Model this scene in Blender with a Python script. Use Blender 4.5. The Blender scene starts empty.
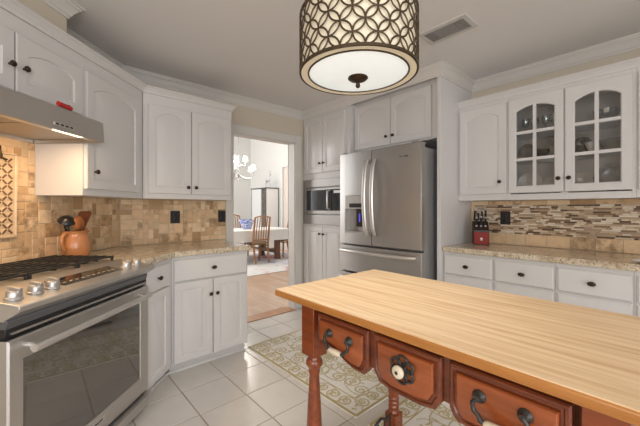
import bpy, bmesh, math, random
from mathutils import Vector, Matrix
random.seed(7)
PI = math.pi; S2 = math.sqrt(2)
SC = bpy.context.scene; COL = SC.collection

# ---------------------------------------------------------------- camera
cd = bpy.data.cameras.new('camera'); cam = bpy.data.objects.new('camera', cd); COL.objects.link(cam)
cam.location = (0, 0, 1.25)
fw = Vector((-.7463, .6656, 0)); rt = Vector((.6656, .7463, 0)); up = Vector((0, 0, 1))
cam.matrix_world = Matrix(((rt.x, up.x, -fw.x, 0), (rt.y, up.y, -fw.y, 0), (0, 1, 0, 1.25), (0, 0, 0, 1)))
cd.sensor_width = 36; cd.lens = 319.4 / 640 * 36; cd.shift_y = -4.5 / 640; cd.clip_start = .02; cd.clip_end = 60
SC.camera = cam
# ---------------------------------------------------------------- world, added area fill at unseen window openings, exposure
w = bpy.data.worlds.new('sky'); SC.world = w; w.use_nodes = True
bgn = w.node_tree.nodes['Background']; bgn.inputs[0].default_value = (.75, .87, 1, 1); bgn.inputs[1].default_value = 1.0
def area(name, loc, to, sx, sy, watts, col):
    l = bpy.data.lights.new(name, 'AREA'); l.shape = 'RECTANGLE'; l.size = sx; l.size_y = sy; l.energy = watts; l.color = col
    o = bpy.data.objects.new(name, l); COL.objects.link(o); o.location = loc
    o.rotation_euler = (Vector(to) - Vector(loc)).to_track_quat('-Z', 'Y').to_euler(); return o
area('fill_right', (3.32, -.5, 1.3), (-1, -.5, 1.1), 3.4, 1.9, 92, (1, .978, .958))  # added soft general fill from the right, out of view
area('fill_rear', (1.75, -3.32, 1.3), (1.0, 0, 1.1), 2.2, 1.9, 82, (1, .978, .958))  # added soft general fill from behind the camera
area('fill_dining', (-8.6, -1.05, 2.1), (-7.4, 4, 1.4), 2.2, 2.6, 125, (1, .99, .98))  # added fill that brightens the dining room from out of view
SC.view_settings.view_transform = 'Standard'; SC.view_settings.look = 'None'
SC.view_settings.gamma = 1; SC.view_settings.use_curve_mapping = False
SC.view_settings.exposure = 0.3

# ---------------------------------------------------------------- materials
def mat(name, col, rough=.5, metal=0, spec=.5, emit=None, es=0, bump=0, bscale=60, var=0, vscale=8, stretch=(1, 1, 1), coat=0):
    m = bpy.data.materials.new(name); m.use_nodes = True; nt = m.node_tree; b = nt.nodes['Principled BSDF']
    b.inputs['Base Color'].default_value = (*col, 1); b.inputs['Roughness'].default_value = rough
    b.inputs['Metallic'].default_value = metal; b.inputs['Specular IOR Level'].default_value = spec
    if coat: b.inputs['Coat Weight'].default_value = coat
    if emit: b.inputs['Emission Color'].default_value = (*emit, 1); b.inputs['Emission Strength'].default_value = es
    tc = nt.nodes.new('ShaderNodeTexCoord'); mp = nt.nodes.new('ShaderNodeMapping'); nt.links.new(tc.outputs['Object'], mp.inputs[0])
    mp.inputs['Scale'].default_value = stretch
    if var:
        n = nt.nodes.new('ShaderNodeTexNoise'); n.inputs['Scale'].default_value = vscale; n.inputs['Detail'].default_value = 5
        nt.links.new(mp.outputs[0], n.inputs['Vector'])
        r = nt.nodes.new('ShaderNodeValToRGB'); r.color_ramp.elements[0].position = .3; r.color_ramp.elements[1].position = .7
        r.color_ramp.elements[0].color = (*[c * (1 - var) for c in col], 1); r.color_ramp.elements[1].color = (*[min(1, c * (1 + var)) for c in col], 1)
        nt.links.new(n.outputs['Fac'], r.inputs[0]); nt.links.new(r.outputs[0], b.inputs['Base Color'])
    if bump:
        n = nt.nodes.new('ShaderNodeTexNoise'); n.inputs['Scale'].default_value = bscale; n.inputs['Detail'].default_value = 3
        nt.links.new(mp.outputs[0], n.inputs['Vector'])
        bp = nt.nodes.new('ShaderNodeBump'); bp.inputs['Strength'].default_value = bump; bp.inputs['Distance'].default_value = .002
        nt.links.new(n.outputs['Fac'], bp.inputs['Height']); nt.links.new(bp.outputs[0], b.inputs['Normal'])
    return m
def ramp(nt, fac, stops, interp='LINEAR'):
    r = nt.nodes.new('ShaderNodeValToRGB'); cr = r.color_ramp; cr.interpolation = interp
    while len(cr.elements) < len(stops): cr.elements.new(.5)
    for e, (p, c) in zip(cr.elements, stops): e.position = p; e.color = (*c, 1)
    nt.links.new(fac, r.inputs[0]); return r.outputs[0]
def mixc(nt, fac, a, b, mode='MIX'):
    x = nt.nodes.new('ShaderNodeMix'); x.data_type = 'RGBA'; x.blend_type = mode
    if isinstance(fac, (int, float)): x.inputs[0].default_value = fac
    else: nt.links.new(fac, x.inputs[0])
    for s, v in ((6, a), (7, b)):
        if isinstance(v, tuple): x.inputs[s].default_value = (*v, 1)
        else: nt.links.new(v, x.inputs[s])
    return x.outputs[2]
def island_mat(name, stops, rough, noise=.35, nscale=12, dark=(.3, .2, .12), bump=.3, interp='LINEAR', stretch=(1, 1, 1), pick=False):
    m = mat(name, (1, 1, 1), rough, bump=bump, bscale=45); nt = m.node_tree; b = nt.nodes['Principled BSDF']
    g = nt.nodes.new('ShaderNodeNewGeometry')
    base = ramp(nt, g.outputs['Random Per Island'], stops, interp)
    tc = nt.nodes.new('ShaderNodeTexCoord'); mp = nt.nodes.new('ShaderNodeMapping'); mp.inputs['Scale'].default_value = stretch
    nt.links.new(tc.outputs['Object'], mp.inputs[0])
    # every tile or stave takes its own slice of the grain
    va = nt.nodes.new('ShaderNodeVectorMath'); va.operation = 'ADD'
    ml = nt.nodes.new('ShaderNodeMath'); ml.operation = 'MULTIPLY'; ml.inputs[1].default_value = 9
    nt.links.new(g.outputs['Random Per Island'], ml.inputs[0]); nt.links.new(mp.outputs[0], va.inputs[0]); nt.links.new(ml.outputs[0], va.inputs[1])
    n = nt.nodes.new('ShaderNodeTexNoise'); n.inputs['Scale'].default_value = nscale; n.inputs['Detail'].default_value = 6; n.inputs['Roughness'].default_value = .65
    nt.links.new(va.outputs[0], n.inputs['Vector'])
    f = ramp(nt, n.outputs['Fac'], [(.42, (0, 0, 0)), (.72, (noise, noise, noise))])
    if pick:   # only some of the stones are strongly veined
        mu = nt.nodes.new('ShaderNodeMath'); mu.operation = 'MULTIPLY'; mu.inputs[1].default_value = 13.37; nt.links.new(g.outputs['Random Per Island'], mu.inputs[0])
        fr = nt.nodes.new('ShaderNodeMath'); fr.operation = 'FRACT'; nt.links.new(mu.outputs[0], fr.inputs[0])
        f = mixc(nt, 1.0, f, ramp(nt, fr.outputs[0], [(.55, (.25, .25, .25)), (.85, (1, 1, 1))]), 'MULTIPLY')
    nt.links.new(mixc(nt, f, base, dark), b.inputs['Base Color']); return m
def granite():
    m = mat('granite', (.6, .5, .38), .12, spec=.5); nt = m.node_tree; b = nt.nodes['Principled BSDF']
    tc = nt.nodes.new('ShaderNodeTexCoord')
    def nz(s, d=4):
        n = nt.nodes.new('ShaderNodeTexNoise'); n.inputs['Scale'].default_value = s; n.inputs['Detail'].default_value = d; n.inputs['Roughness'].default_value = .7
        nt.links.new(tc.outputs['Object'], n.inputs['Vector']); return n.outputs['Fac']
    base = ramp(nt, nz(22), [(.3, (.36, .27, .17)), (.48, (.62, .52, .38)), (.62, (.74, .66, .52)), (.8, (.5, .38, .24))])
    sp = ramp(nt, nz(95, 2), [(.33, (1, 1, 1)), (.40, (0, 0, 0))]); sp2 = ramp(nt, nz(60, 2), [(.62, (0, 0, 0)), (.68, (1, 1, 1))])
    c = mixc(nt, sp, base, (.10, .07, .05)); c = mixc(nt, sp2, c, (.36, .18, .09)); nt.links.new(c, b.inputs['Base Color']); return m
def glass_mat(name, tint=(1, 1, 1), gloss=.16, rough=.02):
    m = bpy.data.materials.new(name); m.use_nodes = True; nt = m.node_tree; nt.nodes.clear()
    o = nt.nodes.new('ShaderNodeOutputMaterial'); t = nt.nodes.new('ShaderNodeBsdfTransparent'); t.inputs[0].default_value = (*tint, 1)
    g = nt.nodes.new('ShaderNodeBsdfGlossy'); g.inputs['Roughness'].default_value = rough
    lw = nt.nodes.new('ShaderNodeLayerWeight'); lw.inputs[0].default_value = .35
    mr = nt.nodes.new('ShaderNodeMapRange'); mr.inputs['To Min'].default_value = gloss; mr.inputs['To Max'].default_value = .9
    nt.links.new(lw.outputs['Fresnel'], mr.inputs[0])
    x = nt.nodes.new('ShaderNodeMixShader'); nt.links.new(mr.outputs[0], x.inputs[0]); nt.links.new(t.outputs[0], x.inputs[1]); nt.links.new(g.outputs[0], x.inputs[2])
    nt.links.new(x.outputs[0], o.inputs[0]); return m
def wood(name, c0, c1, rough=.35, stretch=(3, 30, 30), coat=.2):
    m = mat(name, c0, rough, coat=coat); nt = m.node_tree; b = nt.nodes['Principled BSDF']
    tc = nt.nodes.new('ShaderNodeTexCoord'); mp = nt.nodes.new('ShaderNodeMapping'); mp.inputs['Scale'].default_value = stretch
    nt.links.new(tc.outputs['Object'], mp.inputs[0]); n = nt.nodes.new('ShaderNodeTexNoise'); n.inputs['Scale'].default_value = 1; n.inputs['Detail'].default_value = 6
    n.inputs['Distortion'].default_value = .8
    nt.links.new(mp.outputs[0], n.inputs['Vector']); nt.links.new(ramp(nt, n.outputs['Fac'], [(.3, c1), (.65, c0)]), b.inputs['Base Color']); return m
def pottery():
    m = mat('blue_white_glaze', (.8, .8, .85), .15); nt = m.node_tree; b = nt.nodes['Principled BSDF']
    n = nt.nodes.new('ShaderNodeTexNoise'); n.inputs['Scale'].default_value = 13; n.inputs['Detail'].default_value = 3; n.inputs['Distortion'].default_value = 1.5
    nt.links.new(ramp(nt, n.outputs['Fac'], [(.44, (.03, .07, .4)), (.5, (.2, .3, .7)), (.56, (.85, .86, .9))]), b.inputs['Base Color']); return m
def floral():
    m = mat('floral_dark_glaze', (.05, .04, .04), .2); nt = m.node_tree; b = nt.nodes['Principled BSDF']
    n = nt.nodes.new('ShaderNodeTexVoronoi'); n.inputs['Scale'].default_value = 38
    nt.links.new(ramp(nt, n.outputs['Distance'], [(.16, (.75, .62, .42)), (.30, (.07, .055, .05)), (.6, (.03, .027, .027))]), b.inputs['Base Color']); return m
def carpet():
    m = mat('dining_carpet', (.8, .8, .8), .95, bump=.6, bscale=300); nt = m.node_tree; b = nt.nodes['Principled BSDF']
    n = nt.nodes.new('ShaderNodeTexNoise'); n.inputs['Scale'].default_value = 3.2; n.inputs['Detail'].default_value = 4; n.inputs['Distortion'].default_value = 1.2
    nt.links.new(ramp(nt, n.outputs['Fac'], [(.34, (.30, .34, .58)), (.42, (.74, .74, .8)), (.58, (.82, .80, .78)), (.66, (.66, .36, .40))]), b.inputs['Base Color']); return m

M = {}
M['white'] = mat('white_cabinet_paint', (.69, .675, .665), .38, bump=.03, bscale=30)
M['inner'] = mat('taupe_cabinet_interior', (.52, .45, .39), .5)
M['trim'] = mat('trim_paint', (.68, .655, .62), .4)
M['wall'] = mat('beige_wall_paint', (.64, .57, .47), .7, bump=.05, bscale=80)
M['ceil'] = mat('ceiling_paint', (.78, .765, .755), .85, bump=.05, bscale=120)
M['dwall'] = mat('dining_wall_paint', (.74, .745, .73), .7, bump=.04, bscale=80)
M['dpink'] = mat('hall_wall_paint', (.74, .66, .60), .7)
M['steel'] = mat('brushed_steel', (.44, .425, .41), .42, .95, bump=.06, bscale=5, stretch=(1, 1, 120))
M['steelh'] = mat('brushed_steel_across', (.60, .58, .56), .40, .95, bump=.05, bscale=5, stretch=(120, 1, 1))
M['steell'] = mat('polished_steel_handle', (.72, .70, .68), .36, .9)
M['steeld'] = mat('grey_appliance_side', (.36, .355, .35), .4, .5)
M['black'] = mat('black_enamel', (.012, .012, .013), .3)
M['iron'] = mat('cast_iron', (.05, .047, .043), .36, .3, bump=.2, bscale=90)
M['bronze'] = mat('dark_bronze', (.055, .035, .022), .35, .75)
M['lattice'] = mat('bronze_lattice', (.095, .066, .038), .45, .6)
M['ovenglass'] = mat('dark_oven_glass', (.045, .04, .034), .04, coat=.6)
M['ovenglass'].node_tree.nodes['Principled BSDF'].inputs['IOR'].default_value = 2.3
M['granite'] = granite()
M['trav'] = island_mat('tumbled_travertine', [(0, (.44, .26, .12)), (.10, (.68, .46, .26)), (.5, (.82, .59, .36)), (.88, (.88, .68, .45)), (1, (.48, .31, .16))], .6, 1.0, 15, (.20, .11, .05), .7, pick=True)
M['grout'] = mat('tan_grout', (.60, .46, .32), .9)
M['mosaic'] = island_mat('stone_strip_mosaic', [(0, (.11, .06, .04)), (.13, (.27, .16, .09)), (.30, (.50, .36, .23)), (.46, (.62, .48, .33)), (.62, (.76, .64, .49)), (.78, (.42, .31, .22)), (.86, (.82, .73, .60))], .28, .3, 40, (.3, .2, .12), .3, 'CONSTANT')
M['mgrout'] = mat('mosaic_grout', (.48, .38, .28), .9)
M['tile'] = island_mat('cream_floor_tile', [(0, (.70, .655, .60)), (.5, (.74, .695, .645)), (1, (.78, .735, .68))], .2, .35, 5, (.63, .57, .51), .08)
M['fgrout'] = mat('brown_floor_grout', (.46, .37, .26), .9)
M['oakfloor'] = island_mat('oak_plank', [(0, (.66, .46, .33)), (.5, (.71, .51, .38)), (1, (.76, .56, .43))], .22, .3, 3, (.56, .36, .23), .04, stretch=(14, 1.5, 14))
M['butcher'] = island_mat('butcher_block_maple', [(0, (.84, .58, .33)), (.3, (.88, .67, .42)), (.7, (.91, .73, .49)), (1, (.86, .62, .37))], .45, .75, 1.4, (.55, .27, .09), .03, stretch=(1.5, 34, 34))
M['edge'] = wood('oiled_edge', (.52, .22, .055), (.40, .15, .03), .3)
M['cherry'] = wood('cherry_stain', (.27, .060, .014), (.17, .034, .008), .28, (4, 40, 40), .4)
M['cherryl'] = wood('cherry_drawer_face', (.36, .092, .024), (.25, .056, .014), .28, (4, 30, 40), .4)
M['cherryd'] = wood('dark_cherry_moulding', (.20, .046, .015), (.10, .022, .008), .3, (4, 40, 40), .4)
M['porc'] = mat('ivory_porcelain', (.78, .68, .52), .2, coat=.3)
M['rug'] = mat('cream_rug_pile', (.86, .83, .775), .95, bump=.5, bscale=350, var=.05, vscale=40)
M['gold'] = mat('olive_gold_pile', (.52, .42, .20), .95, bump=.5, bscale=350)
M['ruglt'] = mat('pale_gold_pile', (.60, .515, .31), .95, bump=.5, bscale=350)
M['shade'] = mat('linen_shade', (.82, .74, .58), .8, emit=(1, .84, .60), es=.19)
M['shadein'] = mat('linen_ring', (.70, .64, .50), .8, emit=(1, .86, .62), es=.12)
M['diff'] = mat('frosted_diffuser', (.75, .76, .75), .25, emit=(.93, 1, .98), es=.40)
M['bulbshade'] = mat('lit_lamp_shade', (.9, .9, .88), .7, emit=(1, .97, .92), es=.42)
M['hoodlight'] = mat('hood_lamp', (1, .9, .7), .4, emit=(1, .80, .52), es=3.5)
M['silver'] = mat('brushed_nickel', (.5, .5, .5), .3, .9)
M['terra'] = mat('terracotta_glaze', (.52, .22, .085), .25, var=.12, vscale=6, coat=.3)
M['spoon'] = wood('spoon_wood', (.24, .075, .028), (.13, .036, .014), .5, (30, 30, 6), 0)
M['spoonl'] = wood('light_spoon_wood', (.44, .16, .05), (.28, .09, .028), .5, (30, 30, 6), 0)
M['red'] = mat('red_plastic', (.55, .02, .015), .3)
M['blockred'] = mat('dark_red_block', (.26, .020, .010), .45, spec=.3)
M['blockside'] = mat('dark_block_side', (.03, .018, .015), .4)
M['glass'] = glass_mat('cabinet_glass', (.93, .95, .97), .045)
M['wglass'] = glass_mat('window_glass', (1, 1, 1), .04)
M['paleglass'] = mat('pale_curio_glass', (.70, .73, .74), .15)
M['cglass'] = glass_mat('curio_door_glass', (1, 1, 1), .12)
M['cframe'] = mat('dark_grey_trim', (.10, .10, .105), .4)
M['dglass'] = glass_mat('curio_glass', (.8, .9, .95), .45)
M['cloth'] = mat('white_tablecloth', (.86, .85, .83), .85, bump=.15, bscale=40)
M['chair'] = wood('oak_chair', (.45, .22, .09), (.32, .14, .05), .35, (20, 20, 5))
M['chairseat'] = mat('woven_seat', (.30, .2, .12), .8)
M['tableleg'] = wood('walnut_leg', (.22, .09, .04), (.14, .05, .02), .4)
M['plate'] = mat('cream_plate', (.68, .62, .52), .2)
M['plated'] = mat('taupe_plate', (.60, .51, .40), .25)
M['floral'] = floral(); M['blue'] = pottery(); M['carpet'] = carpet()
M['ceramic'] = mat('white_ceramic', (.85, .85, .84), .25)
M['vent'] = mat('vent_metal', (.60, .58, .55), .5); M['ventd'] = mat('vent_slats', (.34, .33, .32), .6)
M['led'] = mat('blue_led', (.05, .05, .3), .3, emit=(.12, .12, 1), es=.6)
M['grey'] = mat('dispenser_grey', (.46, .45, .43), .35, .5)
M['filter'] = mat('hood_filter_mesh', (.42, .38, .33), .4, .8, bump=.8, bscale=260)
M['basket'] = mat('cream_stone_strip', (.74, .57, .38), .5, var=.1, vscale=20); M['dots'] = mat('brown_stone', (.20, .11, .06), .45)
M['logo'] = mat('dark_blue_lettering', (.02, .022, .06), .4); M['logog'] = mat('grey_lettering', (.16, .15, .15), .4)
M['mwsteel'] = mat('matte_steel', (.38, .365, .35), .5, .9)
M['outlet'] = mat('black_bakelite', (.014, .014, .016), .4)
M['mwglass'] = mat('microwave_glass', (.02, .025, .028), .1, spec=.4)

# ---------------------------------------------------------------- mesh builder
class MB:
    def __init__(s): s.bm = bmesh.new(); s.mi = 0; s.T = None
    def v(s, p): return s.bm.verts.new(s.T @ Vector(p) if s.T else Vector(p))
    def f(s, vs):
        try: f = s.bm.faces.new(vs); f.material_index = s.mi; return f
        except ValueError: return None
    def box(s, x0, x1, y0, y1, z0, z1):
        c = [s.v((x, y, z)) for z in (z0, z1) for y in (y0, y1) for x in (x0, x1)]
        for q in ((0, 2, 3, 1), (4, 5, 7, 6), (0, 1, 5, 4), (2, 6, 7, 3), (0, 4, 6, 2), (1, 3, 7, 5)): s.f([c[i] for i in q])
        return s
    def prism(s, poly, t0, t1, axis='z'):
        def P(a, b, t): return {'z': (a, b, t), 'y': (a, t, b), 'x': (t, a, b)}[axis]
        A = [s.v(P(a, b, t0)) for a, b in poly]; B = [s.v(P(a, b, t1)) for a, b in poly]; n = len(poly)
        s.f(A[::-1]); s.f(B)
        for i in range(n): s.f([A[i], A[(i + 1) % n], B[(i + 1) % n], B[i]])
        return s
    def rings(s, rs, close0=True, close1=True):
        R = [[s.v(p) for p in r] for r in rs]; n = len(R[0])
        for a, b in zip(R, R[1:]):
            for i in range(n): s.f([a[i], a[(i + 1) % n], b[(i + 1) % n], b[i]])
        if close0: s.f(R[0][::-1])
        if close1: s.f(R[-1])
        return s
    def lathe(s, prof, c=(0, 0, 0), n=24, axis='z', sx=1, sy=1, close0=True, close1=True):
        def P(r, h, t):
            a, b = r * math.cos(t) * sx, r * math.sin(t) * sy
            q = {'z': (a, b, h), 'y': (a, h, b), 'x': (h, a, b)}[axis]; return (q[0] + c[0], q[1] + c[1], q[2] + c[2])
        return s.rings([[P(max(r, 1e-4), h, 2 * PI * i / n) for i in range(n)] for r, h in prof], close0, close1)
    def tube(s, pts, r, n=8, flat=1, closed=False, upv=(0, 0, 1)):
        pts = [Vector(p) for p in pts]; rs = []; N = len(pts); prev = None
        for i, p in enumerate(pts):
            if closed: t = pts[(i + 1) % N] - pts[i - 1]
            else: t = pts[min(i + 1, N - 1)] - pts[max(i - 1, 0)]
            t.normalize(); a = t.cross(Vector(upv))
            if a.length < .05: a = t.cross(Vector((1, .3, 0)))
            a.normalize()
            if prev and a.dot(prev) < 0: a = -a
            prev = a; b = t.cross(a); rr = r[i] if isinstance(r, (list, tuple)) else r
            rs.append([p + a * rr * math.cos(2 * PI * k / n) + b * rr * flat * math.sin(2 * PI * k / n) for k in range(n)])
        if closed: rs.append(rs[0]); return s.rings(rs, False, False)
        return s.rings(rs)
    def build(s, name, m, parent=None, loc=None, rz=0, bevel=0, smooth=35, seg=2, recalc=True):
        bmesh.ops.remove_doubles(s.bm, verts=s.bm.verts, dist=1e-6)
        if recalc: bmesh.ops.recalc_face_normals(s.bm, faces=s.bm.faces)
        me = bpy.data.meshes.new(name); s.bm.to_mesh(me); s.bm.free()
        for x in (m if isinstance(m, (list, tuple)) else [m]): me.materials.append(M[x])
        if smooth: me.shade_smooth(); me.set_sharp_from_angle(angle=math.radians(smooth))
        o = bpy.data.objects.new(name, me); COL.objects.link(o)
        if parent: o.parent = parent
        if loc: o.location = loc
        o.rotation_euler[2] = rz
        if bevel:
            b = o.modifiers.new('bevel', 'BEVEL'); b.width = bevel; b.segments = seg; b.limit_method = 'ANGLE'; b.angle_limit = math.radians(50)
        return o
def tag(o, label, cat, group=None, kind=None):
    o['label'] = label; o['category'] = cat
    if group: o['group'] = group
    if kind: o['kind'] = kind
    return o
def thing(name, label, cat, loc=(0, 0, 0), rz=0, group=None):
    o = bpy.data.objects.new(name, None); COL.objects.link(o); o.location = loc; o.rotation_euler[2] = rz; o.empty_display_size = .05
    return tag(o, label, cat, group)
def struct(name, mb, m, label=None, cat='structure', parent=None, bevel=0, smooth=35, loc=None, rz=0):
    o = mb.build(name, m, parent, loc, rz, bevel, smooth)
    if not parent: o['kind'] = 'structure'; o['label'] = label or name.replace('_', ' '); o['category'] = cat
    return o
def copy_tree(o, parent=None):
    c = o.copy(); COL.objects.link(c)
    if parent: c.parent = parent
    for ch in list(o.children): copy_tree(ch, c)
    return c
def AB(a, b): return ((a + b) / S2, (b - a) / S2)
# local frames: x = to the right seen from the room, y = into the wall, z = up
RA, RB, RD = PI / 2, 0, PI * .75

# ---------------------------------------------------------------- room shell
CZ = 2.452; XA = -3.16; YB = 3.14; BD = -1.86
D0 = (XA, .530); D1 = (.57, -3.2)
m = MB(); m.box(XA, 3.3, -3.3, YB, -.02, -.003); floor = struct('floor', m, 'fgrout', 'kitchen floor of cream square tiles with brown grout', 'floor')
m = MB(); T = .315; gx, gy = -2.245, .745
for i in range(-4, 19):
    for j in range(-14, 9):
        x0, y0 = gx + i * T + .004, gy + j * T + .004; x1, y1 = x0 + T - .008, y0 + T - .008
        if x1 < XA or y0 > YB or x0 > 3.25 or y1 < -3.25: continue
        m.box(max(x0, XA), x1, y0, min(y1, YB), -.012, 0)
struct('floor_tiles', m, 'tile', parent=floor, bevel=.0015)
m = MB(); m.box(-3.4, 3.4, -3.4, 3.3, CZ, CZ + .1); struct('ceiling', m, 'ceil', 'flat grey-beige kitchen ceiling', 'ceiling')
TA = .12; dy0, dy1, dz = 1.575, 2.40, 2.06
m = MB(); m.box(XA - TA, XA, .3, dy0, 0, CZ); m.box(XA - TA, XA, dy1, YB + .1, 0, CZ); m.box(XA - TA, XA, dy0, dy1, dz, CZ)
struct('wall_left', m, 'wall', 'beige wall with the doorway to the dining room', 'wall', smooth=0)
m = MB(); m.box(XA - TA, 3.4, YB, YB + .1, 0, CZ); struct('wall_back', m, 'wall', 'beige wall behind refrigerator and glass-front cabinets', 'wall', smooth=0)
dn = (-1 / S2, -1 / S2)
m = MB(); m.prism([D0, D1, (D1[0] - .08, D1[1] - .08), (D0[0] - .08, D0[1] - .08)], 0, CZ); struct('wall_corner', m, 'wall', 'diagonal wall behind the range', 'wall', smooth=0)
m = MB(); m.box(.5, .65, -3.3, -3.2, 0, CZ); m.box(2.85, 3.4, -3.3, -3.2, 0, CZ); m.box(.65, 2.85, -3.3, -3.2, 0, .35); m.box(.65, 2.85, -3.3, -3.2, 2.25, CZ)
struct('wall_rear', m, 'wall', 'wall behind the camera with an added window', 'wall', smooth=0)
m = MB(); m.box(3.2, 3.3, -3.2, -2.2, 0, CZ); m.box(3.2, 3.3, 1.2, YB, 0, CZ); m.box(3.2, 3.3, -2.2, 1.2, 0, .35); m.box(3.2, 3.3, -2.2, 1.2, 2.25, CZ)
struct('wall_right', m, 'wall', 'wall to the right of the camera with an added wide window', 'wall', smooth=0)
def window(name, x0, x1, y0, y1, label):  # unseen windows, added to give the kitchen fill lamps an opening
    m = MB(); z0, z1 = .35, 2.25; L = max(x1 - x0, y1 - y0); alongx = x1 - x0 > y1 - y0; n = 3
    def bar(a0, a1, b0, b1): m.box(x0 + a0, x0 + a1, y0, y1, b0, b1) if alongx else m.box(x0, x1, y0 + a0, y0 + a1, b0, b1)
    for k in range(n + 1): a = k * (L - .06) / n; bar(a, a + .06, z0, z1)
    for z in (z0, 1.3, z1 - .06): bar(0, L, z, z + .06)
    o = struct(name, m, 'trim', label, 'window')
    g = MB(); xm, ym = (x0 + x1) / 2, (y0 + y1) / 2
    g.box(x0, x1, ym - .003, ym + .003, z0, z1) if alongx else g.box(xm - .003, xm + .003, y0, y1, z0, z1)
    g.build('window_pane', 'wglass', o)
window('added_window_1', .65, 2.85, -3.27, -3.23, 'added white framed window, unseen, in the wall behind the camera')
window('added_window_2', 3.23, 3.27, -2.2, 1.2, 'added white framed window, unseen, in the wall right of the camera')

# crown moulding swept along the walls (interior on the left of the path)
def sweep(m, path, prof):
    P = [Vector(p) for p in path]; rs = []
    for i, p in enumerate(P):
        d0 = (p - P[i - 1]).normalized() if i else (P[1] - p).normalized()
        d1 = (P[i + 1] - p).normalized() if i < len(P) - 1 else d0
        n0, n1 = Vector((-d0.y, d0.x)), Vector((-d1.y, d1.x)); b = (n0 + n1); k = b / (1 + n0.dot(n1))
        rs.append([(p.x + k.x * o, p.y + k.y * o, z) for o, z in prof])
    m.rings(rs); return m
CROWN = [(0, CZ - .088), (.008, CZ - .088), (.010, CZ - .074), (.017, CZ - .068), (.024, CZ - .050), (.042, CZ - .026), (.050, CZ - .022), (.053, CZ - .012), (.062, CZ - .009), (.064, CZ), (0, CZ)]
YT = 2.54; XP = -1.33; CHB = -1.59
c0, c1 = AB(-1.785, BD), AB(-1.785, CHB); c2, c3 = AB(-.85, CHB), AB(-.85, BD)
m = MB(); sweep(m, [(3.2, YB), (XP, YB)], CROWN); struct('trim_1', m, 'trim', 'crown moulding above the glass-front cabinets', 'moulding', smooth=25)
m = MB(); sweep(m, [(XP, YB), (XP, YT), (XA, YT)], CROWN); struct('trim_2', m, 'trim', 'crown moulding around the refrigerator and microwave cabinets', 'moulding', smooth=25)
m = MB(); sweep(m, [(XA, YT), D0, c0], CROWN); struct('trim_3', m, 'trim', 'crown moulding along the doorway wall', 'moulding', smooth=25)
m = MB(); sweep(m, [c0, c1, c2, c3], CROWN); struct('trim_4', m, 'trim', 'crown moulding around the boxed chase above the hood', 'moulding', smooth=25)
m = MB(); m.prism([c0, c1, c2, c3], 2.22, CZ); struct('wall_chase', m, 'wall', 'boxed duct chase above the hood cabinets', 'wall', smooth=0)
# door casing and jamb
m = MB()
for y0, y1 in ((dy0 - .085, dy0), (dy1, dy1 + .095)):
    m.box(XA, XA + .018, y0, y1, 0, dz + .09)
m.box(XA, XA + .018, dy0, dy1, dz, dz + .09)
m.box(XA - TA - .018, XA - TA, dy0 - .085, dy0, 0, dz + .09); m.box(XA - TA - .018, XA - TA, dy1, dy1 + .085, 0, dz + .09); m.box(XA - TA - .018, XA - TA, dy0, dy1, dz, dz + .09)
struct('door_1', m, 'trim', 'white cased opening to the dining room', 'doorway', bevel=.004)
m = MB(); m.box(XA - TA, XA + .0, dy0 - .0, dy0 + .008, 0, dz - .008); m.box(XA - TA, XA, dy1 - .008, dy1, 0, dz - .008); m.box(XA - TA, XA, dy0, dy1, dz - .008, dz)
struct('trim_5', m, 'trim', 'white jamb lining the dining room opening', 'jamb')
m = MB(); m.box(XA - TA - .03, XA + .03, dy0 + .008, dy1 - .008, 0, .006); struct('trim_6', m, 'edge', 'wood threshold strip between tile and wood floor', 'threshold', bevel=.002)

# ---------------------------------------------------------------- dining room shell
DX0, DX1, DY0, DY1, DZ = -9.9, XA - TA, -1.2, 5.6, 3.8
m = MB(); m.box(DX0, DX1, DY0, DY1, -.03, -.012); dfl = struct('floor_dining', m, 'fgrout', 'pinkish wood plank floor of the dining room', 'floor')
m = MB(); y = DY0; k = 0
while y < DY1:
    x = DX0 - random.random()
    while x < DX1:
        L = random.uniform(.7, 1.4); m.box(max(x, DX0), min(x + L - .0015, DX1), y, min(y + .0935, DY1), -.013, 0); x += L
    y += .095
struct('floor_planks', m, 'oakfloor', parent=dfl)
m = MB(); m.box(DX0 - .1, DX0, DY0, DY1, 0, DZ); struct('wall_dining_end', m, 'dwall', 'pale wall at the end of the dining room', 'wall', smooth=0)
m = MB(); m.box(DX0, -8.0, DY1, DY1 + .1, 0, DZ); m.box(-6.9, DX1, DY1, DY1 + .1, 0, DZ); m.box(-8.0, -6.9, DY1, DY1 + .1, 2.5, DZ)
struct('wall_dining_far', m, 'dwall', 'pale dining room wall behind the curio cabinet', 'wall', smooth=0)
m = MB(); m.box(-8.6, -6.3, DY1 + .06, DY1 + .16, 0, DZ); m.box(-8.7, -8.6, DY1 + .061, DY1 + .16, 0, DZ); m.box(-6.3, -6.2, DY1 + .061, DY1 + .16, 0, DZ); struct('wall_hall', m, 'dpink', 'pinkish beige wall seen through the dining room opening', 'wall', smooth=0)
m = MB(); m.box(-8.6, -6.3, DY1, DY1 + .35, -.03, 0); struct('floor_hall', m, 'oakfloor', 'wood floor of the hall past the dining room', 'floor')
m = MB(); m.box(DX0, DX1 + .12, DY0, DY1 + 1, DZ, DZ + .1); struct('ceiling_dining', m, 'dwall', 'tall white dining room ceiling', 'ceiling', smooth=0)
m = MB(); m.box(DX1 - .0, DX1 + .12, YB + .1, DY1, 0, DZ); m.box(DX1, DX1 + .12, DY0, .3, 0, DZ); m.box(DX1, DX1 + .12, .3, YB + .1, CZ, DZ)
struct('wall_dining_near', m, 'dwall', 'dining room wall beside the kitchen opening', 'wall', smooth=0)
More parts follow.
